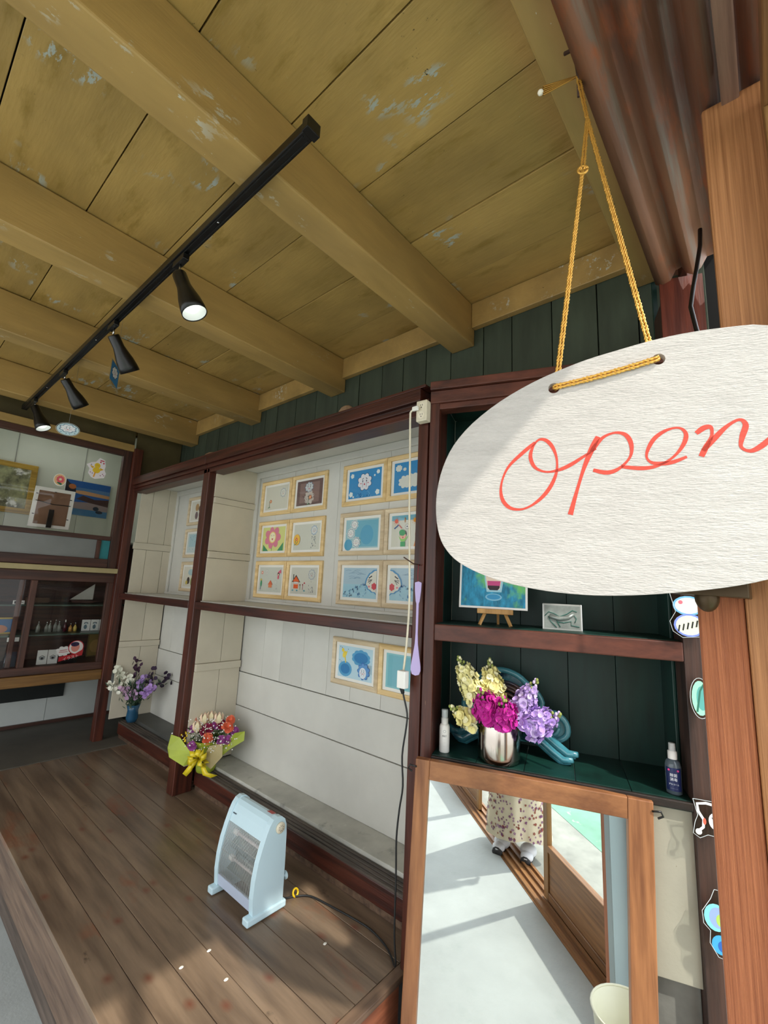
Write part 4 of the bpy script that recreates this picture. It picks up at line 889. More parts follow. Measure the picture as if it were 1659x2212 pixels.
for k in range(4): a.circ(.115 + .014 * k, .133, .008, '#e3b98d', n=10)
a.build('parfait', cv_)
rf = thing('relief_panel', 'small silver framed relief of a reclining figure on the green shelf', 'relief', tuple(gp(.47, 1.18, .13)))
ff = FR(gp(.402, 1.179, .125), gu, Vector((0, 0, 1)) + gn * .18, -gn + Vector((0, 0, .18)))
MB().fbox(ff, 0, .138, 0, .098, -.01, 0, flat('silver_frame', '#c9ccc8', .3, metal=.6)).build('frame', rf, .003)
MB().fbox(ff, .007, .131, .007, .091, 0, .0006, mat('pewter_sheet', '#9aa39e', .35, .5, .12, 30)).build('backing', rf)
grn = flat('verdigris_line', '#2f6a5e', .5)
m = MB()
for L_ in ([(.008, .05), (.022, .066), (.042, .06), (.06, .05), (.085, .06), (.105, .075), (.12, .07)], [(.02, .05), (.03, .03), (.05, .01)], [(.035, .055), (.05, .035), (.062, .012)], [(.05, .03), (.075, .028), (.1, .035), (.1, .02), (.127, .016)], [(.108, .06), (.118, .045), (.112, .03)]):
    m.tube([ff.p(x, y, .002) for x, y in [tuple(q) for q in L_]], .0016, grn, 5)
m.build('figure_lines', rf)
m = MB(); m.tube([ff.p(x, y, .0) for x, y in [(.025, .05), (.06, .042), (.09, .048), (.11, .062)]], [.009, .010, .008, .006], mat('pewter_sheet', '#9aa39e'), 8); m.build('figure', rf)
# ceramic wave vase object
tq = mat('teal_glaze', '#3d7c88', .2, var=.3, vs=7, coat=.5, marks=[('#86b0bd', 9, (1, 1, 1), .62, .75), ('#12263a', 6, (1, 1, 1), .55, .7)])
cs = thing('ceramic_ornament', 'glossy teal glazed ceramic cloud with rippled rainbow tails behind the flowers', 'ornament', tuple(gp(.26, .716, .22)))
cf2 = FR(gp(0, 0, .19), gu, Vector((0, 0, 1)) + gn * .03, -gn)
def ring(uc, zc_, r, n=24, a0=0, a1=2 * PI, rr2=.012, w=0.0, sq=1.0):
    pts = [cf2.p(uc + r * math.cos(a0 + (a1 - a0) * k / n), zc_ + r * sq * math.sin(a0 + (a1 - a0) * k / n), w) for k in range(n + 1)]
    return MB().tube(pts, rr2, tq, 8)
cp = [(.13, .80), (.115, .86), (.135, .92), (.16, .955), (.20, .985), (.25, .995), (.30, .98), (.335, .95), (.36, .93), (.378, .895), (.372, .865), (.42, .865), (.452, .838), (.455, .80), (.425, .775), (.38, .768), (.30, .765), (.2, .765)]
cp = [(.26 + (a - .26) * 1.13, .80 + (b - .80) * 1.05) for a, b in smoothclosed(cp, 3)]
rimm = mat('pale_teal_glaze', '#4f919c', .2, var=.2, vs=8, coat=.5, marks=[('#9cc3cc', 9, (1, 1, 1), .64, .76)])
MB().prism(cp[::-1], cf2, -.012, .006, tq).build('cloud_body', cs, .003)
MB().tube([cf2.p(a, b, .006) for a, b in cp + [cp[0]]], .0115, rimm, 10).build('rim', cs)
MB().tube([cf2.p(.425 + .026 * math.cos(t), .822 + .03 * math.sin(t), .012) for t in [2 * PI * k / 20 for k in range(21)]], .007, rimm, 8).build('lobe_ring', cs)
m = MB()
for s_, w_ in ((.9, .014), (.8, .02), (.72, .024), (.58, .026), (.44, .028), (.3, .03)):
    m.tube([cf2.p(.255 + .115 * s_ * math.cos(t), .85 + .125 * s_ * math.sin(t), w_) for t in [PI * (-.1 + 1.2 * k / 20) for k in range(21)]], .0072, mat('deep_blue_brown_glaze', '#26405c', .2, var=.3, vs=9, coat=.5, marks=[('#5b4238', 6, (1, 1, 1), .5, .62)]), 8)
m.build('ripples', cs)
m = MB()
for k in range(4):
    d_ = .013 * k
    m.tube([cf2.p(x + d_ * .6, z - .0 + d_ * .8, .02 + .012 * (k % 2) + wv) for x, z, wv in [(.32, .775, 0), (.38, .770, .01), (.43, .735, .02), (.46, .722, .04), (.49, .728, .05)]], [.014, .016, .015, .014, .009], tq, 8)
m.build('right_tail', cs)
m = MB()
for k in range(4):
    d_ = .013 * k
    m.tube([cf2.p(x - d_ * .6, z + d_ * .8, .02 + .012 * (k % 2)) for x, z in [(.20, .775), (.15, .755), (.11, .728), (.085, .73), (.055, .755)]], [.014, .016, .015, .014, .009], tq, 8)
m.build('left_tail', cs)
# steel vase
VO = gp(.25, .716, .07)
va = thing('steel_vase', 'brushed steel cylinder vase on the green cabinet deck', 'vase', tuple(VO))
MB().lathe([(0, 0), (.062, 0), (.072, .006), (.074, .02), (.073, .125), (.071, .128), (.069, .125), (.069, .012), (0, .012)], VO, (0, 0, 1), steel, 40).build('body', va)
# stock flowers: each stem is a thing
leafm = flat('grey_green_leaf', '#4d6640', .6); stemm = flat('green_stem', '#5f7a45', .6)
def stock(name, base, tip, col, n, r, lab, grp, col2=None):
    t = thing(name, lab, 'flower', tuple(base), grp); base = Vector(base); tip = Vector(tip); ax = (tip - base)
    MB().tube([base, base.lerp(tip, .5), tip], .003, stemm, 6).build('stem', t)
    m = MB(); rnd = random.Random(len(lab) * 7 + n)
    axn = ax.normalized(); x = axn.cross(Vector((0, 0, 1)))
    if x.length < .05: x = Vector((1, 0, 0))
    x.normalize(); y = axn.cross(x); c2 = col2 or col
    pm_ = [flat('petal_' + c_.strip('#'), c_, .75) for c_ in (col, c2, col)]
    core = flat('floret_core', '#8f9a4e', .7)
    for k in range(n):
        f = .50 + .48 * (k / n); an = k * 2.399 + rnd.uniform(-.3, .3); R0 = r * (1.05 - .5 * max(0, (f - .7)) / .3) * rnd.uniform(.75, 1.2)
        d = (x * math.cos(an) + y * math.sin(an) + axn * rnd.uniform(-.1, .6) + Vector((rnd.uniform(-.3, .3), rnd.uniform(-.3, .3), rnd.uniform(-.2, .4)))).normalized()
        c = base.lerp(tip, f) + (x * math.cos(an) + y * math.sin(an)) * R0; fr_ = .0165 * rnd.uniform(.8, 1.15) * (1.1 - .45 * max(0, f - .75) / .25)
        mm = pm_[k % 3]
        m.petals(c, d, fr_, 4, mm, .12, 1.15, an); m.petals(c + d * .005, d, fr_ * .62, 4, pm_[(k + 1) % 3], .7, 1.0, an + .8); m.ell(c + d * .004, .0022, core, 5, 4)
    for k in range(9):
        an = k * 2.4; q = tip + axn * (.004 * k - .004) + (x * math.cos(an) + y * math.sin(an)) * (.013 - .0012 * k); m.ell(q, (.0052, .0052, .0065), pm_[1] if k % 2 else core, 6, 5)
    m.build('blossoms', t)
    m = MB()
    for k in range(4):
        an = k * 1.7; c = base.lerp(tip, .38 + .03 * k); d = Vector((math.cos(an), math.sin(an), .2)); s_ = Vector((-math.sin(an), math.cos(an), 0)) * .008
        m.add([c, c + d * .02 + s_, c + d * .05 + Vector((0, 0, -.006)), c + d * .02 - s_], [(0, 1, 2), (0, 2, 3)], leafm)
    m.build('leaves', t)
FW = 'stock flowers in the steel vase'
B0 = gp(.25, .80, .07)
stock('stock_flower', B0 - gu * .02, gp(.115, 1.035, .05), '#e9e2a0', 46, .030, 'tall pale yellow flower spike, leftmost in the steel vase', FW, '#f1ecbf')
stock('stock_flower', B0 - gu * .01, gp(.215, 1.03, .09), '#e6dd94', 46, .032, 'tall pale yellow flower spike just right of the leftmost', FW, '#f1ecbf')
stock('stock_flower', B0 - gu * .03, gp(.105, .875, .02), '#eadf96', 20, .024, 'short pale yellow bloom leaning low over the white bottle', FW, '#f1ecbf')
stock('stock_flower', B0, gp(.20, .945, -.01), '#b8128a', 42, .036, 'magenta flower spike leaning left over the vase rim', FW, '#c92a9c')
stock('stock_flower', B0 + gu * .01, gp(.275, .93, -.02), '#b0108a', 42, .036, 'magenta flower spike hanging over the vase front', FW, '#c92a9c')
stock('stock_flower', B0 + gu * .02, gp(.37, .985, .05), '#b79bd6', 30, .026, 'upright lilac flower spike with green buds at its tip', FW, '#cdbbe2')
stock('stock_flower', B0 + gu * .02, gp(.435, .90, .02), '#b391d8', 52, .036, 'lilac flower spike leaning far right', FW, '#cdb6e6')
# white spray bottle
wb = thing('spray_bottle', 'white mist spray bottle at the left end of the green deck', 'bottle', tuple(gp(.053, .716, .06)))
WBO = gp(.053, .716, .06)
MB().lathe([(0, 0), (.017, 0), (.019, .003), (.019, .088), (.016, .096), (.013, .098)], WBO, (0, 0, 1), whitep, 28).build('body', wb)
MB().lathe([(.013, .097), (.013, .118), (.010, .119), (.010, .122)], WBO, (0, 0, 1), flat('white_cap', '#e2e2dd', .35), 24).build('collar', wb)
MB().lathe([(.012, .121), (.0125, .145), (.011, .149), (0, .149)], WBO, (0, 0, 1), flat('clear_grey_cap', '#b8bfc0', .15), 24).build('cap', wb)
bdir = (Vector((0, 0, 1.3)) - WBO); bdir.z = 0; bdir.normalize(); bu = Vector((0, 0, 1)).cross(bdir).normalized()
a = Art(FR(WBO + bdir * .0193 + Vector((0, 0, .0)), bu, (0, 0, 1)))
a.circ(0, .075, .005, '#8a9096'); a.circ(0, .075, .0042, '#efeee8'); a.text('MIST', 0, .056, .008, '#4a5058'); a.text('──────', 0, .064, .003, '#6a7078'); a.text('───', 0, .045, .004, '#6a7078'); a.text('──', 0, .035, .004, '#6a7078'); a.text('──', 0, .022, .003, '#6a7078'); a.build('print', wb)
# clear spray bottle with blue label
cbt = thing('sanitizer_bottle', 'clear spray bottle with dark blue label at the right end of the green deck', 'bottle', tuple(gp(.79, .716, .055)))
CBO = gp(.785, .716, .055)
clr = mat('clear_bottle_plastic', '#56626a', .12, var=.05)
MB().lathe([(0, 0), (.020, 0), (.0225, .004), (.0225, .082), (.019, .094), (.011, .10)], CBO, (0, 0, 1), clr, 28).build('body', cbt)
MB().lathe([(.0130, .10), (.0130, .122), (.010, .123), (.0095, .145), (.008, .146), (0, .146)], CBO, (0, 0, 1), whitep, 24).build('pump', cbt)
MB().lathe([(.0105, .124), (.0105, .150), (0, .151)], CBO, (0, 0, 1), glass('clear_cap', (.8, .82, .83)), 20).build('cap', cbt)
bdir = (Vector((0, 0, 1.3)) - CBO); bdir.z = 0; bdir.normalize(); bu = Vector((0, 0, 1)).cross(bdir).normalized()
m = MB(); vs = []
for k in range(9):
    an = -1.0 + 2.0 * k / 8; d = bdir * math.cos(an) + bu * math.sin(an); vs += [CBO + d * .0229 + Vector((0, 0, .012)), CBO + d * .0229 + Vector((0, 0, .078))]
m.add(vs, [(2 * i, 2 * i + 2, 2 * i + 3, 2 * i + 1) for i in range(8)], flat('navy_label', '#1c2858', .4)); m.build('label', cbt)
a = Art(FR(CBO + bdir * .0232, bu, (0, 0, 1))); a.circ(-.012, .072, .003, '#c23a78'); a.circ(.012, .072, .003, '#c23a78')
for k, tx in enumerate(['除菌', '消毒', 'アルコール']): a.text(tx, 0, .054 - k * .012, .010 if k < 2 else .0055, '#e6e8ee')
a.text('────', 0, .018, .005, '#cfd3de'); a.build('print', cbt)
# laminated stickers hanging at the corner post
clearf = glass('laminate_film', (.8, .83, .82))
def sticker(name, lab, fr, outline, draw, grp=None, film=True):
    t = thing(name, lab, 'card', tuple(fr.o), grp)
    if film: MB().prism(outline, fr, 0, .0008, clearf).build('film', t)
    a = Art(fr, .0009); draw(a)
    if film: a.line(list(outline) + [outline[0]], .0014, '#cdd6d8')
    a.build('drawing', t); return t
SF = lambda y, z, x=1.705: FR((x, y, z), (.338, -.941, 0), (0, 0, 1), (-.941, -.338, 0))
def cir(cx_, cy_, rx, ry, n=24): return [(cx_ + rx * math.cos(2 * PI * k / n), cy_ + ry * math.sin(2 * PI * k / n)) for k in range(n)]
LG = 'laminated drawings on the corner post'
def s1(a):
    a.circ(0, .03, .042, '#6fb3dc', .03); a.circ(0, .03, .036, '#e6e9e6', .025); a.circ(0, -.03, .042, '#7b8fdc', .035); a.circ(0, -.03, .036, '#dfe6cf', .03); a.circ(-.02, .04, .006, '#d77080')
    for k in range(6): a.line([(-.03 + .012 * k, -.05 + .004 * k), (-.026 + .012 * k, -.03 + .004 * k)], .004, '#1c1c1c')
sticker('laminated_card', 'laminated bee-striped pale drawing, topmost on the corner post', SF(.205, 1.262), [(-.05, .075), (.05, .075), (.055, 0), (.05, -.06), (-.02, -.068), (-.045, -.05), (-.052, -.02), (-.035, .01)], s1, LG)
def s2(a): a.circ(0, 0, .022, '#9be0c0', .05); a.circ(.004, 0, .014, '#5aa7a0', .035); a.line([(-.01, -.04), (.0, .02), (.01, .04)], .005, '#2f6f5e')
sticker('laminated_card', 'laminated mint green drawing, second from the top on the corner post', SF(.19, 1.02), cir(0, 0, .026, .058), s2, LG)
def s3(a):
    a.line([(.04, .04), (.0, .045), (-.022, .04), (-.02, .02), (-.008, .0), (-.01, -.02), (-.022, -.032)], .007, '#f2f3f0'); a.circ(-.022, -.034, .008, '#f2f3f0'); a.circ(.02, -.0, .016, '#f2f3f0', .022); a.circ(-.006, -.004, .004, '#d2624c', .009); a.line([(.012, .01), (.03, -.02)], .002, '#2a2a2a')
sticker('laminated_card', 'laminated white line drawing with a red dab, third down on the corner post', SF(.195, .685), [(-.032, .052), (.04, .052), (.05, 0), (.03, -.04), (.0, -.038), (-.02, -.05), (-.036, -.04), (-.03, -.01), (-.022, .01)], s3, LG)
def s4(a):
    a.circ(0, .03, .028, '#7fd0d6', .034); a.circ(.004, .03, .02, '#8fa6d6', .026); a.circ(.012, .025, .012, '#a7c95a', .016); a.circ(.008, -.035, .022, '#3fa0cf', .024); a.circ(.012, -.038, .012, '#2a5fb0', .014)
sticker('laminated_card', 'laminated blue and green drawing, lowest on the corner post', SF(.19, .41), [(-.0, .10), (.03, .10), (.04, 0), (.03, -.07), (.0, -.065), (-.018, -.035), (-.015, -.005), (-.03, .01), (-.032, .04), (-.01, .075)], s4, LG)
# cards hanging on threads and stuck on the display window
thr = flat('thin_thread', '#8c8c86', .6)
def hung(lab, x, y, z, fr, outline, draw):
    t = sticker('hanging_card', lab, fr, outline, draw, None); MB().tube([fr.p(0, max(b for a, b in outline) - .004, 0), (x, y, 2.749)], .0006, thr, 4).build('thread', t)
def c1(a): a.poly(cir(0, 0, .058, .038), '#bcd6de'); a.cloud(0, .006, .048, '#4b6f8c', '#e3e6ea', 8, .028); a.face(0, .006, .03, ink='#3b4a5c'); rain(a, -.04, .04, -.034, -.02, 8, '#5d7f9a', .004, 2)
fc = FR((.707, 3.3, 2.201), (.95, -.3, 0), (0, 0, 1))
hung('blue oval cloud card hanging left of the ceiling beams near the display window', .707, 3.3, 2.2, fc, cir(0, 0, .062, .042), c1)
def c2(a): a.poly([(-.05, -.045), (.05, -.06), (.05, .05), (-.05, .06)], '#2f78ae'); a.cloud(0, .008, .04, '#2a4a6a', '#e3e6ea', 8, .035); a.face(0, .008, .03)
fc = FR((.719, 2.60, 2.372), (.62, .78, 0), (0, 0, 1))
if fc.w.y > 0: fc = FR(fc.o, -fc.u, fc.v)
hung('blue cloud card turned edge-on hanging by the second spotlight', .719, 2.6, 2.37, fc, [(-.056, -.05), (.0, -.075), (.056, -.06), (.056, .056), (-.056, .066)], c2)
GW = FR((0, Y0 - .001, 0), (1, 0, 0), (0, 0, 1))
def bird(a):
    o = [(1.066, 2.20), (1.10, 2.225), (1.13, 2.235), (1.155, 2.275), (1.195, 2.262), (1.205, 2.21), (1.20, 2.18), (1.215, 2.15), (1.205, 2.11), (1.17, 2.10), (1.14, 2.09), (1.11, 2.10), (1.085, 2.13), (1.09, 2.17)]
    a.poly(o[::-1], '#f3ecf0'); a.circ(1.145, 2.205, .022, '#eec934'); a.circ(1.142, 2.165, .028, '#eec934', .026); a.poly([(1.11, 2.175), (1.09, 2.20), (1.125, 2.19)], '#e9b92e'); a.poly([(1.165, 2.19), (1.195, 2.18), (1.17, 2.165)], '#e9b92e'); a.line([(1.135, 2.145), (1.128, 2.105)], .010, '#e8a43a')
    a.rect(1.16, 2.248, 1.19, 2.256, '#c8324a'); a.circ(1.165, 2.238, .006, '#c8324a'); a.circ(1.188, 2.232, .006, '#c8324a')
    for p, q in ((1.14, 2.208), (1.152, 2.206)): a.circ(p, q, .002, '#2a2320', n=8)
    for p, q in ((1.10, 2.14), (1.115, 2.135), (1.10, 2.205), (1.19, 2.14), (1.2, 2.13), (1.175, 2.125)): a.circ(p, q, .004, '#9a4a72' if q < 2.2 else '#404a6a', n=8)
t = thing('window_sticker', 'white sticker with a yellow bird and red notes on the display window', 'sticker', (1.14, Y0, 2.18)); a = Art(GW, -.02 + .019); bird(a); a.build('drawing', t)
def blossom(a):
    a.circ(.905, 2.03, .042, '#eeece2', .05); a.circ(.905, 2.032, .038, '#e8b98a', .044)
    for k in range(9): q = k * 2 * PI / 9; a.circ(.908 + .018 * math.cos(q), 2.035 + .02 * math.sin(q), .009, '#e0616e')
    a.circ(.908, 2.035, .008, '#f3e3c4'); a.poly([(.885, 2.01), (.895, 2.0), (.915, 1.99), (.925, 2.0), (.908, 2.01)][::-1], '#1f6a4a')
t = thing('window_sticker', 'round peach sticker with a pink flower on the display window', 'sticker', (.905, Y0, 2.03)); a = Art(GW, -.001); blossom(a); a.build('drawing', t)
# behind the display window
t = thing('landscape_painting', 'unframed painting of a deep blue sky over brown hills and a lake', 'painting', (1.3, 4.88, 1.85))
lf = FR((1.10, 4.872, 1.848), (1, 0, 0), (0, 0, 1))
MB().fbox(lf, 0, .37, 0, .322, -.02, 0, matt_m).build('canvas', t)
a = Art(lf, .0003); a.rect(0, 0, .37, .322, '#14508f'); a.rect(0, .2, .37, .26, '#4a6f95'); a.poly([(0, .22), (.12, .2), (.37, .19), (.37, .22), (.15, .235)], '#b88a5e'); a.poly([(0, .09), (.06, .12), (.15, .19), (.25, .165), (.37, .18), (.37, .11), (.2, .13), (.1, .15), (0, .1)], '#3c2420')
a.poly([(0, .03), (.37, .03), (.37, .11), (.2, .13), (.08, .12)], '#8a7a78'); a.rect(0, 0, .37, .06, '#3f6f93'); a.poly([(0, .322), (0, .12), (.05, .16), (.09, .2), (.08, .27), (.03, .29)], '#1b1a24'); a.circ(.055, .26, .03, '#a8622e', .024); a.circ(.27, .08, .025, '#1c2a38', .02); a.circ(.3, .05, .03, '#1c2a38', .015); a.build('painted_scene', t)
MB().tube([(1.232, 4.895, 2.175), (1.232, 4.895, 2.50)], .003, thr, 5).build('wire', t)
t = thing('gold_framed_painting', 'gold framed painting of white and yellow flowers at the left of the display window', 'painting', (.6, 4.88, 1.80))
lf = FR((.36, 4.875, 1.795), (1, 0, 0), (0, 0, 1)); gfm = wood('gold_frame', '#b8963c', '#8a6a22', 'x', .35)
for q in ((0, .52, 0, .045), (0, .52, .39, .435), (0, .045, .045, .39), (.475, .52, .045, .39)): MB().fbox(lf, q[0], q[1], q[2], q[3], -.02, .018, gfm).build('moulding', t, .004)
MB().fbox(lf, .045, .475, .045, .39, -.015, 0, mat('floral_oil', '#8d8f6a', .5, var=.5, vs=9, marks=[('#d8d8cf', 6, (1, 1, 1), .55, .62), ('#c9a93a', 9, (1, 1, 1), .62, .68), ('#20302a', 7, (1, 1, 1), .6, .7)])).build('painted_scene', t)
MB().tube([(.715, 4.895, 2.23), (.713, 4.895, 2.50)], .003, thr, 5).build('wire', t)
t = thing('picture_on_easel', 'white frame seen from behind with brown board, on a black easel inside the window', 'picture frame', (.92, 4.4, 1.60))
bf = FR((.80, 4.40, 1.66), (1, .0, -.0), (.05, .12, 1))
MB().fbox(bf, -.01, .265, .0, .335, -.012, .004, matt_m).build('frame', t, .002)
MB().fbox(bf, .018, .235, .025, .305, .0045, .0065, mat('brown_backing', '#7d5d48', .8, var=.06)).build('backing', t)
MB().tube([bf.p(.005, .215, .012), bf.p(.12, .195, .016), bf.p(.245, .20, .012)], .003, blk, 5).build('string', t)
m = MB().fbox(bf, .105, .14, .0, .15, .008, .022, blk).bar((.83, 4.37, 1.609), (1.02, 4.37, 1.609), .03, .018, blk); m.build('easel_foot', t, .003)
m = MB()
for q in ((.0, .1), (.0, .27), (.235, .08), (.235, .25), (.12, .30)): m.fbox(bf, q[0], q[0] + .014, q[1], q[1] + .006, .007, .010, blk)
m.build('clips', t)
# cupboard contents
def card(name, lab, x0, x1, y, z0, z1, draw, cat='card', grp=None, tilt=0.06, th=.003, base='#d9dbd6'):
    t = thing(name, lab, cat, ((x0 + x1) / 2, y, z0), grp); fr = FR((x0, y, z0), (1, 0, 0), (0, tilt, 1)); w_, h_ = x1 - x0, z1 - z0
    MB().fbox(fr, 0, w_, 0, h_, -th, 0, flat('card_' + base.strip('#'), base, .7)).build('board', t)
    a = Art(fr, .0002); draw(a, w_, h_); a.build('print', t)
def eye_(a, w, h): a.circ(w * .5, h * .42, w * .28, '#8a8f92', h * .12); a.circ(w * .5, h * .42, w * .12, '#1a1a1c'); a.line([(w * .2, h * .5), (w * .5, h * .62), (w * .8, h * .5)], .004, '#3a3a3c')
card('greeting_card', 'left of two white cards printed with an eye on the cupboard floor', 1.0, 1.066, 4.40, .592, .70, eye_, grp='eye cards')
card('greeting_card', 'right of two white cards printed with an eye on the cupboard floor', 1.070, 1.137, 4.40, .592, .70, eye_, grp='eye cards')
def drp(a, w, h): a.circ(w * .5, h * .68, w * .25, '#2d4650', h * .1); a.circ(w * .5, h * .64, w * .17, '#b9c7c8', h * .08); a.circ(w * .45, h * .35, w * .2, '#59727c', h * .2)
for i, lab in enumerate(['leftmost of three dewdrop cards on the glass shelf', 'middle of three dewdrop cards on the glass shelf', 'rightmost of three dewdrop cards on the glass shelf']):
    card('dewdrop_card', lab, 1.285 + i * .066, 1.347 + i * .066, 4.45, .834, .925, drp, grp='dewdrop cards')
def badge(a, w, h):
    a.poly(a.cloudpts(.055, .075, .055, 8, .04), '#e6e4e2'); a.poly(cir(.14, .10, .055, .055), '#c23440'); a.poly(cir(.14, .10, .049, .049), '#e9e4e0'); a.circ(.135, .10, .03, '#df8f80', .035); a.circ(.13, .125, .03, '#2c2348', .018); a.poly([(.03, -.005), (.19, .035), (.195, .085), (.14, .05), (.07, .04), (.03, .03)], '#c2262f')
    a.text('イラスト', .115, .012, .028, '#f0e8e4', .22); a.line([(.03, .08), (.08, .085)], .004, '#c2262f'); a.line([(.025, .068), (.085, .07)], .004, '#c2262f')
t = thing('illustration_badge', 'red and white cut-out with a portrait and illustration lettering in the cupboard', 'card', (1.22, 4.36, .592)); fr = FR((1.10, 4.35, .615), (1, 0, 0), (0, 0, 1))
MB().fbox(fr, .05, .16, -.022, .01, -.01, -.004, blk).build('stand', t); a = Art(fr, .0); badge(a, .2, .1); a.build('print', t)
card('gold_picture', 'gold and cream panel leaning in the right of the cupboard', 1.40, 1.53, 4.62, .592, .79, lambda a, w, h: (a.rect(.01, .01, w - .01, h - .01, '#8a7238'), a.circ(w / 2, h * .45, w * .35, '#a8864a', h * .28)), 'panel', base='#6a5a30')
card('gold_framed_photo', 'small gold framed picture on the left of the cupboard shelf', .66, .832, 4.42, .834, .955, lambda a, w, h: (a.rect(.012, .012, w - .012, h - .012, '#3e6590'), a.circ(w * .45, h * .3, w * .3, '#b8806a', h * .25)), 'picture frame', base='#b39a52')
card('shelf_label', 'white label on the edge of the left cupboard shelf', .775, .845, 4.285, .79, .82, lambda a, w, h: a.text('────', w / 2, .01, .012, '#6a6e6a'), 'label')
card('striped_card', 'small white card with dark marks on the top cupboard shelf', .775, .845, 4.32, 1.06, 1.088, lambda a, w, h: (a.rect(.008, .005, .026, .023, '#2a2422'), a.line([(.035, .014), (.062, .014)], .004, '#5a5450')), 'card')
card('tan_box', 'long tan box on the top cupboard shelf behind the glass', .90, 1.05, 4.55, 1.06, 1.10, lambda a, w, h: a.rect(0, 0, w, h, '#5a4536'), 'box', th=.05, base='#5a4536', tilt=0)
card('dark_photo_stand', 'dark standing photo at the lower left of the cupboard', .80, .87, 4.4, .592, .70, lambda a, w, h: (a.rect(0, 0, w, h, '#2c2e38'), a.poly([(0, .03), (.03, .03), (.012, h)], '#9a98a0')), 'card', base='#2c2e38')
t = thing('model_sailboat', 'model boat with a pale grey triangular sail on the top cupboard shelf', 'model boat', (1.30, 4.5, 1.06)); fr = FR((1.18, 4.5, 1.06), (1, 0, 0), (0, 0, 1))
MB().prism([(0, .03), (.02, .005), (.17, .003), (.20, .022)], fr, -.02, .02, caseb).build('hull', t, .002)
MB().prism([(0.0, .03), (.17, .032), (.172, .165)], fr, -.001, .001, mat('grey_sail', '#b9b7ac', .7, var=.05)).build('sail', t)
MB().tube([fr.p(.175, .01, 0), fr.p(.176, .172, 0)], .002, caseb, 6).build('mast', t)
gls = glass('bottle_glass', (.86, .88, .86), .1)
for i, (x, hh, c, lab) in enumerate([(.985, .07, None, 'leftmost clear pointed bottle'), (1.04, .065, None, 'second clear bottle from the left, wide foot'), (1.062, .075, None, 'third clear bottle from the left, tall neck'), (1.098, .08, None, 'fourth clear bottle from the left, slim'), (1.123, .07, None, 'fifth clear bottle from the left, low'), (1.165, .075, '#4a1822', 'dark red bottle with a white ball stopper'), (1.205, .05, '#b88a4a', 'amber bottle left of the yellow one'), (1.238, .055, '#c9b05a', 'yellow square bottle beside the dewdrop cards')]):
    t = thing('small_bottle', lab + ' on the glass shelf', 'bottle', (x, 4.45, .833), 'small bottles on the glass shelf'); r = .014
    MB().lathe([(0, 0), (r, 0), (r, hh * .6), (r * .4, hh * .85), (r * .35, hh)], (x, 4.45, .8335), (0, 0, 1), flat('liquid_' + c.strip('#'), c, .2) if c else mat('milky_glass', '#7c8078', .15, var=.1), 14, False, True).build('body', t)
    MB().tube([(x, 4.45, .8335 + hh), (x, 4.45, .8335 + hh + .02)], .004, whitep if i == 5 else chrome, 6).build('stopper', t)

# bouquet with green wrap on the ledge ---------------------------------
bq = thing('gift_bouquet', 'bouquet in lime green wrap with yellow bow, orange carnations and baby breath', 'bouquet', (1.60, 2.78, .13))
BC = Vector((1.60, 2.78, .13))
lime = mat('lime_wrap_paper', '#a9b83a', .45, var=.1, vs=6); straw = mat('tan_wrap_net', '#b7a877', .6, var=.1)
er = Vector((.651, -.758, 0)).normalized(); ef = Vector((.758, .651, 0)).normalized()   # across the view, away from the view
def BP(r, z, f=0): return BC + er * r + Vector((0, 0, z)) + ef * f
MB().lathe([(.055, 0), (.06, .03), (.045, .09), (.06, .14), (.10, .19)], BC, (0, 0, 1), lime, 20, True).build('wrap', bq)
def sheet(pts, m, name):
    mb = MB(); mb.add([BP(*p) for p in pts], [tuple(range(len(pts)))], m); o = mb.build(name, bq); s = o.modifiers.new('t', 'SOLIDIFY'); s.thickness = .0012; return o
sheet([(-.02, .07, -.08), (-.06, .13, -.10), (-.15, .21, -.08), (-.22, .215, -.05), (-.215, .15, -.09), (-.19, .105, -.11), (-.10, .06, -.11)], lime, 'wrap_wing')
sheet([(.03, .07, -.06), (.08, .12, -.08), (.17, .235, -.03), (.225, .24, 0), (.23, .19, -.02), (.16, .15, -.05), (.08, .08, -.08)], lime, 'wrap_wing')
sheet([(-.19, .235, 0), (-.205, .27, 0), (-.215, .24, 0), (-.18, .2, -.02)], straw, 'wrap_corner')
sheet([(.0, .09, -.10), (.05, .18, -.11), (.12, .19, -.09), (.13, .12, -.10), (.07, .05, -.11)], straw, 'net_wrap')
yel = mat('yellow_satin_ribbon', '#e6cf2c', .25, var=.05)
m = MB()
for k, (r_, z_, a_1) in enumerate([(-.05, .13, .5), (-.06, .10, .1), (-.04, .16, 1.0), (.05, .14, 2.4), (.055, .10, 3.0), (.03, .16, 1.9), (.0, .17, 1.5), (-.035, .07, -.4), (.04, .075, 3.6)]):
    c = BP(0, .11, -.125); tip = BP(r_, z_, -.15); s_ = Vector((0, 0, .017)) if k % 2 else er * .016; mid = c.lerp(tip, .6) - ef * .03
    m.add([c - s_ * .3, c + s_ * .3, mid + s_, mid - s_, tip + s_, tip - s_, c.lerp(tip, .5) + s_ + ef * .02, c.lerp(tip, .5) - s_ + ef * .02], [(0, 1, 2, 3), (3, 2, 4, 5), (5, 4, 6, 7)], yel, True)
m.add([BP(0, .11, -.13), BP(.02, .1, -.13), BP(.07, .045, -.15), BP(.125, .03, -.14), BP(.09, .018, -.15), BP(.04, .03, -.15)], [(0, 1, 2, 5), (2, 3, 4, 5)], yel, True)
m.add([BP(-.01, .11, -.13), BP(-.03, .05, -.15), BP(-.06, .015, -.14), BP(-.085, .03, -.14), BP(-.05, .08, -.14)], [(0, 1, 4), (1, 2, 3, 4)], yel, True)
m.build('bow', bq).modifiers.new('t', 'SOLIDIFY').thickness = .001
rnd = random.Random(5)
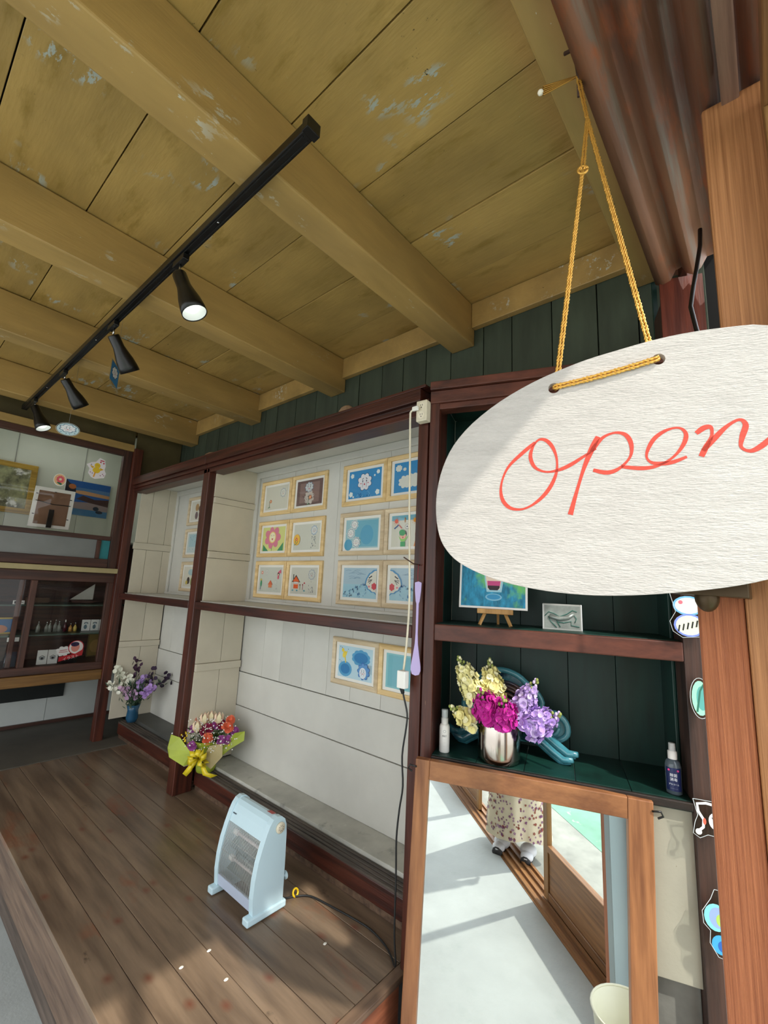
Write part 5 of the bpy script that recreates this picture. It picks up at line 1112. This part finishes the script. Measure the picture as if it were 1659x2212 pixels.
def carn(c, r, col, name):
    m = MB(); mm = flat('petal_' + col.strip('#'), col, .7); c = Vector(c); d = (Vector((0, 0, 1.3)) - c).normalized() + Vector((0, 0, .3))
    for k in range(4): m.petals(c + d * r * .12 * k, d, r * (1 - .2 * k), 7, mm, .2 + .35 * k, 1.2, k * .5)
    m.ell(c, (r * .45, r * .45, r * .4), mm, 8, 5); m.build(name, bq)
for p, r in [((.02, .205, -.07), .034), ((.12, .265, -.02), .034), ((.125, .30, .0), .028), ((-.105, .30, 0), .022)]: carn(BP(*p), r, '#e8734f', 'carnation')
for p in [(.0, .25, -.03), (.07, .275, 0), (-.02, .235, -.02)]: carn(BP(*p), .03, '#8c1a42', 'red_flower')
for p in [(-.07, .165, -.08), (.13, .195, -.04), (.04, .27, .0), (-.11, .245, -.02), (.16, .235, 0), (.10, .2, -.06)]: carn(BP(*p), .026, '#a5529c', 'purple_flower')
for p in [(-.07, .245, -.03), (-.04, .285, 0), (.055, .295, -.01), (-.01, .29, .03)]:
    m = MB(); c = BP(*p); mm = flat('petal_cream_pink', '#efd0b4', .6); m2 = flat('petal_cream', '#efe3b8', .6)
    T_ = 1.5
    for k in range(6):
        an = k * PI / 3; d = Vector((math.cos(an), math.sin(an), 0)); t_ = Vector((-math.sin(an), math.cos(an), 0))
        m.add([c - Vector((0, 0, .022)), c + d * .022 - t_ * .015, c + d * .026 + Vector((0, 0, .034)) - t_ * .012, c + d * .020 + Vector((0, 0, .052)), c + d * .026 + Vector((0, 0, .034)) + t_ * .012, c + d * .022 + t_ * .015, c + d * .030 + Vector((0, 0, .015))], [(0, 1, 6), (1, 2, 6), (2, 3, 6), (3, 4, 6), (4, 5, 6), (5, 0, 6)], mm if k % 2 else m2, True)
    m.build('tulip', bq)
m = MB()
for k in range(34):
    an = rnd.uniform(0, 2 * PI); R0 = rnd.uniform(.0, .12); b = BC + Vector((0, 0, .12)); e = BC + Vector((R0 * math.cos(an) * 1.2, R0 * math.sin(an) * 1.2, rnd.uniform(.19, .29))); m.tube([b, b.lerp(e, .6) + Vector((0, 0, .02)), e], .0016, stemm, 4)
for k in range(120):
    c = BP(rnd.uniform(-.13, .15), rnd.uniform(.15, .26), rnd.uniform(-.06, .06)); an = rnd.uniform(0, 6.28); d = Vector((math.cos(an), math.sin(an), rnd.uniform(-.3, .6))); s_ = d.cross(Vector((0, 0, 1))) * .011
    m.add([c, c + d * .02 + s_, c + d * .05, c + d * .02 - s_], [(0, 1, 2, 3)], flat('bouquet_leaf', '#35542c', .6))
m.build('foliage', bq, kind='stuff')
m = MB()
for k in range(330):
    c = BP(rnd.gauss(.02, .08), rnd.uniform(.14, .32), rnd.uniform(-.12, .05)); m.ell(c, .0045 * rnd.uniform(.6, 1.1), flat('baby_breath_white', '#f3f2ea', .7), 5, 4)
m.build('baby_breath', bq, kind='stuff')
m = MB()
for k in range(36):
    c = BP(-.13 + rnd.gauss(0, .02) if k < 20 else .09 + rnd.gauss(0, .02), rnd.uniform(.16, .24) if k < 20 else rnd.uniform(.15, .18), rnd.uniform(-.08, -.04)); m.ell(c, .0055, flat('mimosa_yellow', '#e8c72a', .7), 5, 4)
m.build('yellow_sprays', bq, kind='stuff')
# dark vase with mixed purple and white flowers at the back ------------
DV = Vector((1.60, 3.98, .16))
vv = thing('blue_glass_vase', 'small blue glass vase on the dark ledge of the far bay', 'vase', tuple(DV))
MB().lathe([(0, 0), (.035, 0), (.045, .03), (.04, .09), (.05, .13), (.047, .13), (.037, .09), (.042, .03), (0, .006)], DV, (0, 0, 1), mat('blue_glass', '#24516f', .15, var=.1), 24).build('body', vv)
bb = thing('mixed_flowers', 'loose bunch of white, lilac and dark purple flowers in the blue vase', 'bouquet', tuple(DV + Vector((0, 0, .13))))
dk = [((-.17, .24, 0), '#e6e6d6', 26), ((-.14, .34, .02), '#dedfcb', 26), ((-.07, .30, .02), '#dcdcca', 18), ((-.02, .40, .02), '#3a1c34', 16), ((.09, .33, .04), '#33203c', 16), ((.19, .30, .04), '#2c1a34', 16), ((.04, .29, -.01), '#a78bc4', 24), ((.11, .24, -.03), '#b38fd0', 26), ((-.05, .22, -.04), '#c7a3bf', 18), ((.0, .20, -.05), '#b795b8', 14)]
for (p, c, n_) in dk:
    m = MB(); mm = flat('petal_' + c.strip('#'), c, .7); e = DV + er * p[0] * 1.25 + Vector((0, 0, p[1] * 1.12)) + ef * p[2]; b = DV + Vector((0, 0, .10))
    m.tube([b, b.lerp(e, .6) + Vector((0, 0, .03)), e], .002, flat('dark_stem', '#2f4a2c', .6), 4)
    for k in range(n_):
        f = rnd.uniform(.62, 1.05); q = b.lerp(e, f) + Vector((rnd.gauss(0, .018), rnd.gauss(0, .018), rnd.gauss(.01, .014)))
        m.petals(q, Vector((rnd.gauss(-.5, .5), rnd.gauss(-.6, .5), rnd.uniform(0, 1))), .0145, 4, mm, .3, 1.1, rnd.uniform(0, 3))
    m.build('flower_stem', bb)
m = MB()
for k in range(260):
    t_ = rnd.uniform(.1, 1); c = DV + er * rnd.gauss(.0, .07) * t_ * 1.3 + Vector((0, 0, .08 + .2 * t_)) + ef * rnd.gauss(0, .04); an = rnd.uniform(0, 6.28); d = Vector((math.cos(an) * .5, math.sin(an) * .5, rnd.uniform(.2, 1))); s_ = d.cross(Vector((0.3, .8, 0))) * .007
    m.add([c, c + d * .03 + s_, c + d * .07, c + d * .03 - s_], [(0, 1, 2, 3)], flat('dark_leaf', '#27402a', .6))
m.build('foliage', bb, kind='stuff')
# small scraps on the planks
for (x, y, lab) in [(1.0, 1.47, 'white paint chip on the planks at the edge of the sun patch'), (1.33, 1.35, 'white speck on the plank between the heater and the outlet cord'), (.92, 1.62, 'leftmost white paint chip on the planks in front of the heater'), (1.02, 1.62, 'pale paint chip on the planks before the heater')]:
    o = MB().ell((x, y, .003), (.009, .006, .003), flat('paint_chip', '#dcd8cc', .8), 7, 4).build('paint_chip'); tag(o, lab, 'chip')

# person holding the phone (seen in the mirror) --------------------------
pe = thing('person', 'person in a long cream skirt printed with purple flowers, standing in the doorway', 'person', (-.22, -.12, -.4))
fd = Vector((.75, .66, 0)).normalized(); rt = Vector((.66, -.75, 0)).normalized(); PB = Vector((-.24, -.14, -.4))
def Q(f, r, z): return PB + fd * f + rt * r + Vector((0, 0, z))
def skin(name, verts, edges, rad, m, parent, sub=2, root=0):
    me = bpy.data.meshes.new(name); me.from_pydata([tuple(v) for v in verts], edges, []); o = bpy.data.objects.new(name, me); COL.objects.link(o)
    o.parent = parent; o.matrix_parent_inverse = WINV[parent.name]
    s = o.modifiers.new('skin', 'SKIN'); 
    for i, r in enumerate(rad): me.skin_vertices[0].data[i].radius = (r, r) if not isinstance(r, tuple) else r
    me.skin_vertices[0].data[root].use_root = True
    u = o.modifiers.new('sub', 'SUBSURF'); u.levels = sub; u.render_levels = sub; me.materials.append(m); s.use_smooth_shade = True; return o
skinm = flat('warm_skin', '#d9a58a', .5); knit = mat('grey_cardigan', '#8d8f94', .9, var=.08, vs=60); hair = mat('dark_hair', '#1c1512', .5, var=.2, vs=40)
V = [Q(0, 0, .80), Q(0, 0, .95), Q(0, 0, 1.12), Q(0, 0, 1.27), Q(.0, 0, 1.36), Q(.01, 0, 1.42),
     Q(0, .15, 1.27), Q(-.02, .20, 1.02), Q(.04, .20, .79), Q(.0, -.15, 1.27), Q(-.02, -.20, 1.02), Q(.04, -.20, .79),
     Q(0, .08, .76), Q(0, .08, .42), Q(0, .08, .09), Q(0, -.08, .76), Q(0, -.08, .42), Q(0, -.08, .09)]
Ed = [(0, 1), (1, 2), (2, 3), (3, 4), (4, 5), (3, 6), (6, 7), (7, 8), (3, 9), (9, 10), (10, 11), (0, 12), (12, 13), (13, 14), (0, 15), (15, 16), (16, 17)]
Rd = [(.13, .10), (.115, .09), (.13, .095), (.10, .08), .05, .05, .055, .042, .026, .055, .042, .026, .08, .055, .035, .08, .055, .035]
if True:
    skin('body', V, Ed, Rd, skinm, pe)
    skin('cardigan', [Q(0, 0, .84), Q(0, 0, .98), Q(0, 0, 1.14), Q(0, 0, 1.28), Q(0, .155, 1.28), Q(-.02, .205, 1.02), Q(.034, .203, .83), Q(0, -.155, 1.28), Q(-.02, -.205, 1.02), Q(.034, -.203, .83)],
         [(0, 1), (1, 2), (2, 3), (3, 4), (4, 5), (5, 6), (3, 7), (7, 8), (8, 9)], [(.15, .115), (.135, .105), (.15, .11), (.11, .09), .065, .052, .038, .065, .052, .038], knit, pe)
hc_ = Q(.03, 0, 1.52)
def headpt(m):
    out_ = []
    for v in m.v:
        d = Vector(v) - hc_; f = d.dot(fd); r = d.dot(rt); z = d.z
        k = 1 - .25 * max(0, -z / .11); out_.append(hc_ + fd * f * k + rt * r * k + Vector((0, 0, z)))
    m.v = [tuple(v) for v in out_]; return m
hm = MB().ell(hc_, (.085, .085, .112), skinm, 24, 16); headpt(hm)
hm.tube([hc_ + fd * .075 + Vector((0, 0, .01)), hc_ + fd * .098 - Vector((0, 0, .022)), hc_ + fd * .08 - Vector((0, 0, .03))], [.006, .011, .008], skinm, 8)
for q in (-1, 1):
    hm.ell(hc_ + rt * q * .082 + Vector((0, 0, -.01)), (.012, .012, .026), skinm, 8, 6)
    hm.ell(hc_ + fd * .073 + rt * q * .03 + Vector((0, 0, .012)), (.010, .010, .007), flat('eye_white', '#f2efe9', .3), 10, 6); hm.ell(hc_ + fd * .080 + rt * q * .03 + Vector((0, 0, .012)), .0045, flat('eye_dark', '#2a1a12', .2), 8, 6)
hm.tube([hc_ + fd * .074 + rt * -.02 - Vector((0, 0, .052)), hc_ + fd * .080 - Vector((0, 0, .054)), hc_ + fd * .074 + rt * .02 - Vector((0, 0, .052))], .005, flat('lips', '#a8524c', .5), 6)
hm.build('head', pe)
hh = MB().ell(hc_ - fd * .02 + Vector((0, 0, .022)), (.098, .098, .115), hair, 24, 16)
hh.v = [tuple(v) for v in hh.v]; keep = []
for f_, m_ in zip(hh.f, hh.m):
    c = sum((Vector(hh.v[i]) for i in f_), Vector()) / len(f_) - hc_
    if not ((c.dot(fd) > .03 and c.z < .065) or (c.dot(fd) > -.03 and c.z < -.045)): keep.append(f_)
hh.f = keep; hh.m = [0] * len(keep); hh.smooth = [True] * len(keep)
hh.lathe([(.02, -.04), (.05, -.01), (.062, .06), (.07, .13)], hc_ - fd * .062 - Vector((0, 0, .15)), (0, 0, 1), hair, 18); hh.build('hair', pe)
for q in (-1, 1):
    wr_ = Q(.04, q * .20, .80); pm = Q(.052, q * .202, .725); m = MB()
    m.tube([wr_, wr_.lerp(pm, .6), pm, Q(.056, q * .202, .69)], [.023, .027, .031, .026], skinm, 12)
    for k in range(4):
        ln = (.062, .072, .067, .052)[k]; f0 = .082 - .019 * k; b0 = Q(f0, q * .202, .695)
        m.tube([b0, Q(f0 + .004, q * .199, .695 - ln * .45), Q(f0 + .004, q * .190, .695 - ln * .8), Q(f0 + .001, q * .182, .695 - ln)], [.0095, .0088, .008, .006], skinm, 8)
    m.tube([Q(.062, q * .196, .765), Q(.088, q * .186, .735), Q(.096, q * .180, .705), Q(.094, q * .176, .685)], [.012, .011, .0095, .007], skinm, 8); m.build('hand', pe)
# skirt, gathered folds, with printed flowers
skm = mat('cream_skirt_cloth', '#d6cab0', .85, var=.05, vs=8)
def srad(z, an): t = (.98 - z) / .86; return (.115 + .085 * t) * (1 + .055 * t * math.sin(7 * an + 1.0) + .03 * t * math.sin(12 * an))
m = MB(); n = 56; zs = [.98 - .86 * k / 18 for k in range(19)]; vs = []
for z in zs:
    for k in range(n): an = 2 * PI * k / n; r = srad(z, an); vs.append(Q(r * math.cos(an) * .95, r * math.sin(an) * 1.1, z + (.015 * math.sin(3 * an) if z < .2 else 0)))
m.add(vs, [(i * n + k, i * n + (k + 1) % n, (i + 1) * n + (k + 1) % n, (i + 1) * n + k) for i in range(18) for k in range(n)], skm, True); sk_ = m.build('skirt', pe)
m = MB(); cols = [flat('print_purple', '#7c4a72', .85), flat('print_mauve', '#a07796', .85), flat('print_rust', '#8c4238', .85)]
for k in range(620):
    an = rnd.uniform(0, 2 * PI); z = .13 + .62 * abs(rnd.gauss(0, .35)) ; 
    if z > .9: continue
    r = srad(z, an) + .0022; c = Q(r * math.cos(an) * .95, r * math.sin(an) * 1.1, z); nn_ = (fd * math.cos(an) + rt * math.sin(an) + Vector((0, 0, .08))).normalized()
    x = Vector((0, 0, 1)).cross(nn_).normalized(); y_ = nn_.cross(x); s_ = rnd.uniform(.006, .011); mm = rnd.choice(cols); t0 = rnd.uniform(0, 1)
    for q in range(5):
        t_ = t0 + q * 2 * PI / 5; d = x * math.cos(t_) + y_ * math.sin(t_); e_ = nn_.cross(d)
        m.add([c, c + d * s_ * .6 - e_ * s_ * .33, c + d * s_, c + d * s_ * .6 + e_ * s_ * .33], [(0, 1, 2, 3)], mm)
m.build('flower_print', sk_, kind='stuff')
for q in (-1, 1):
    m = MB(); c = Q(.05, q * .09, .0)
    m.ell(Q(.06, q * .09, .045), (.055, .055, .042), flat('white_shoe', '#d9d9de', .5), 14, 8); m.ell(Q(.12, q * .095, .032), (.042, .042, .03), flat('white_shoe', '#d9d9de', .5), 14, 8)
    m.tube([Q(-.0, q * .09, .012), Q(.16, q * .095, .012)], [.036, .034], flat('dark_sole', '#2a2a2c', .6), 10); m.build('shoe', pe)
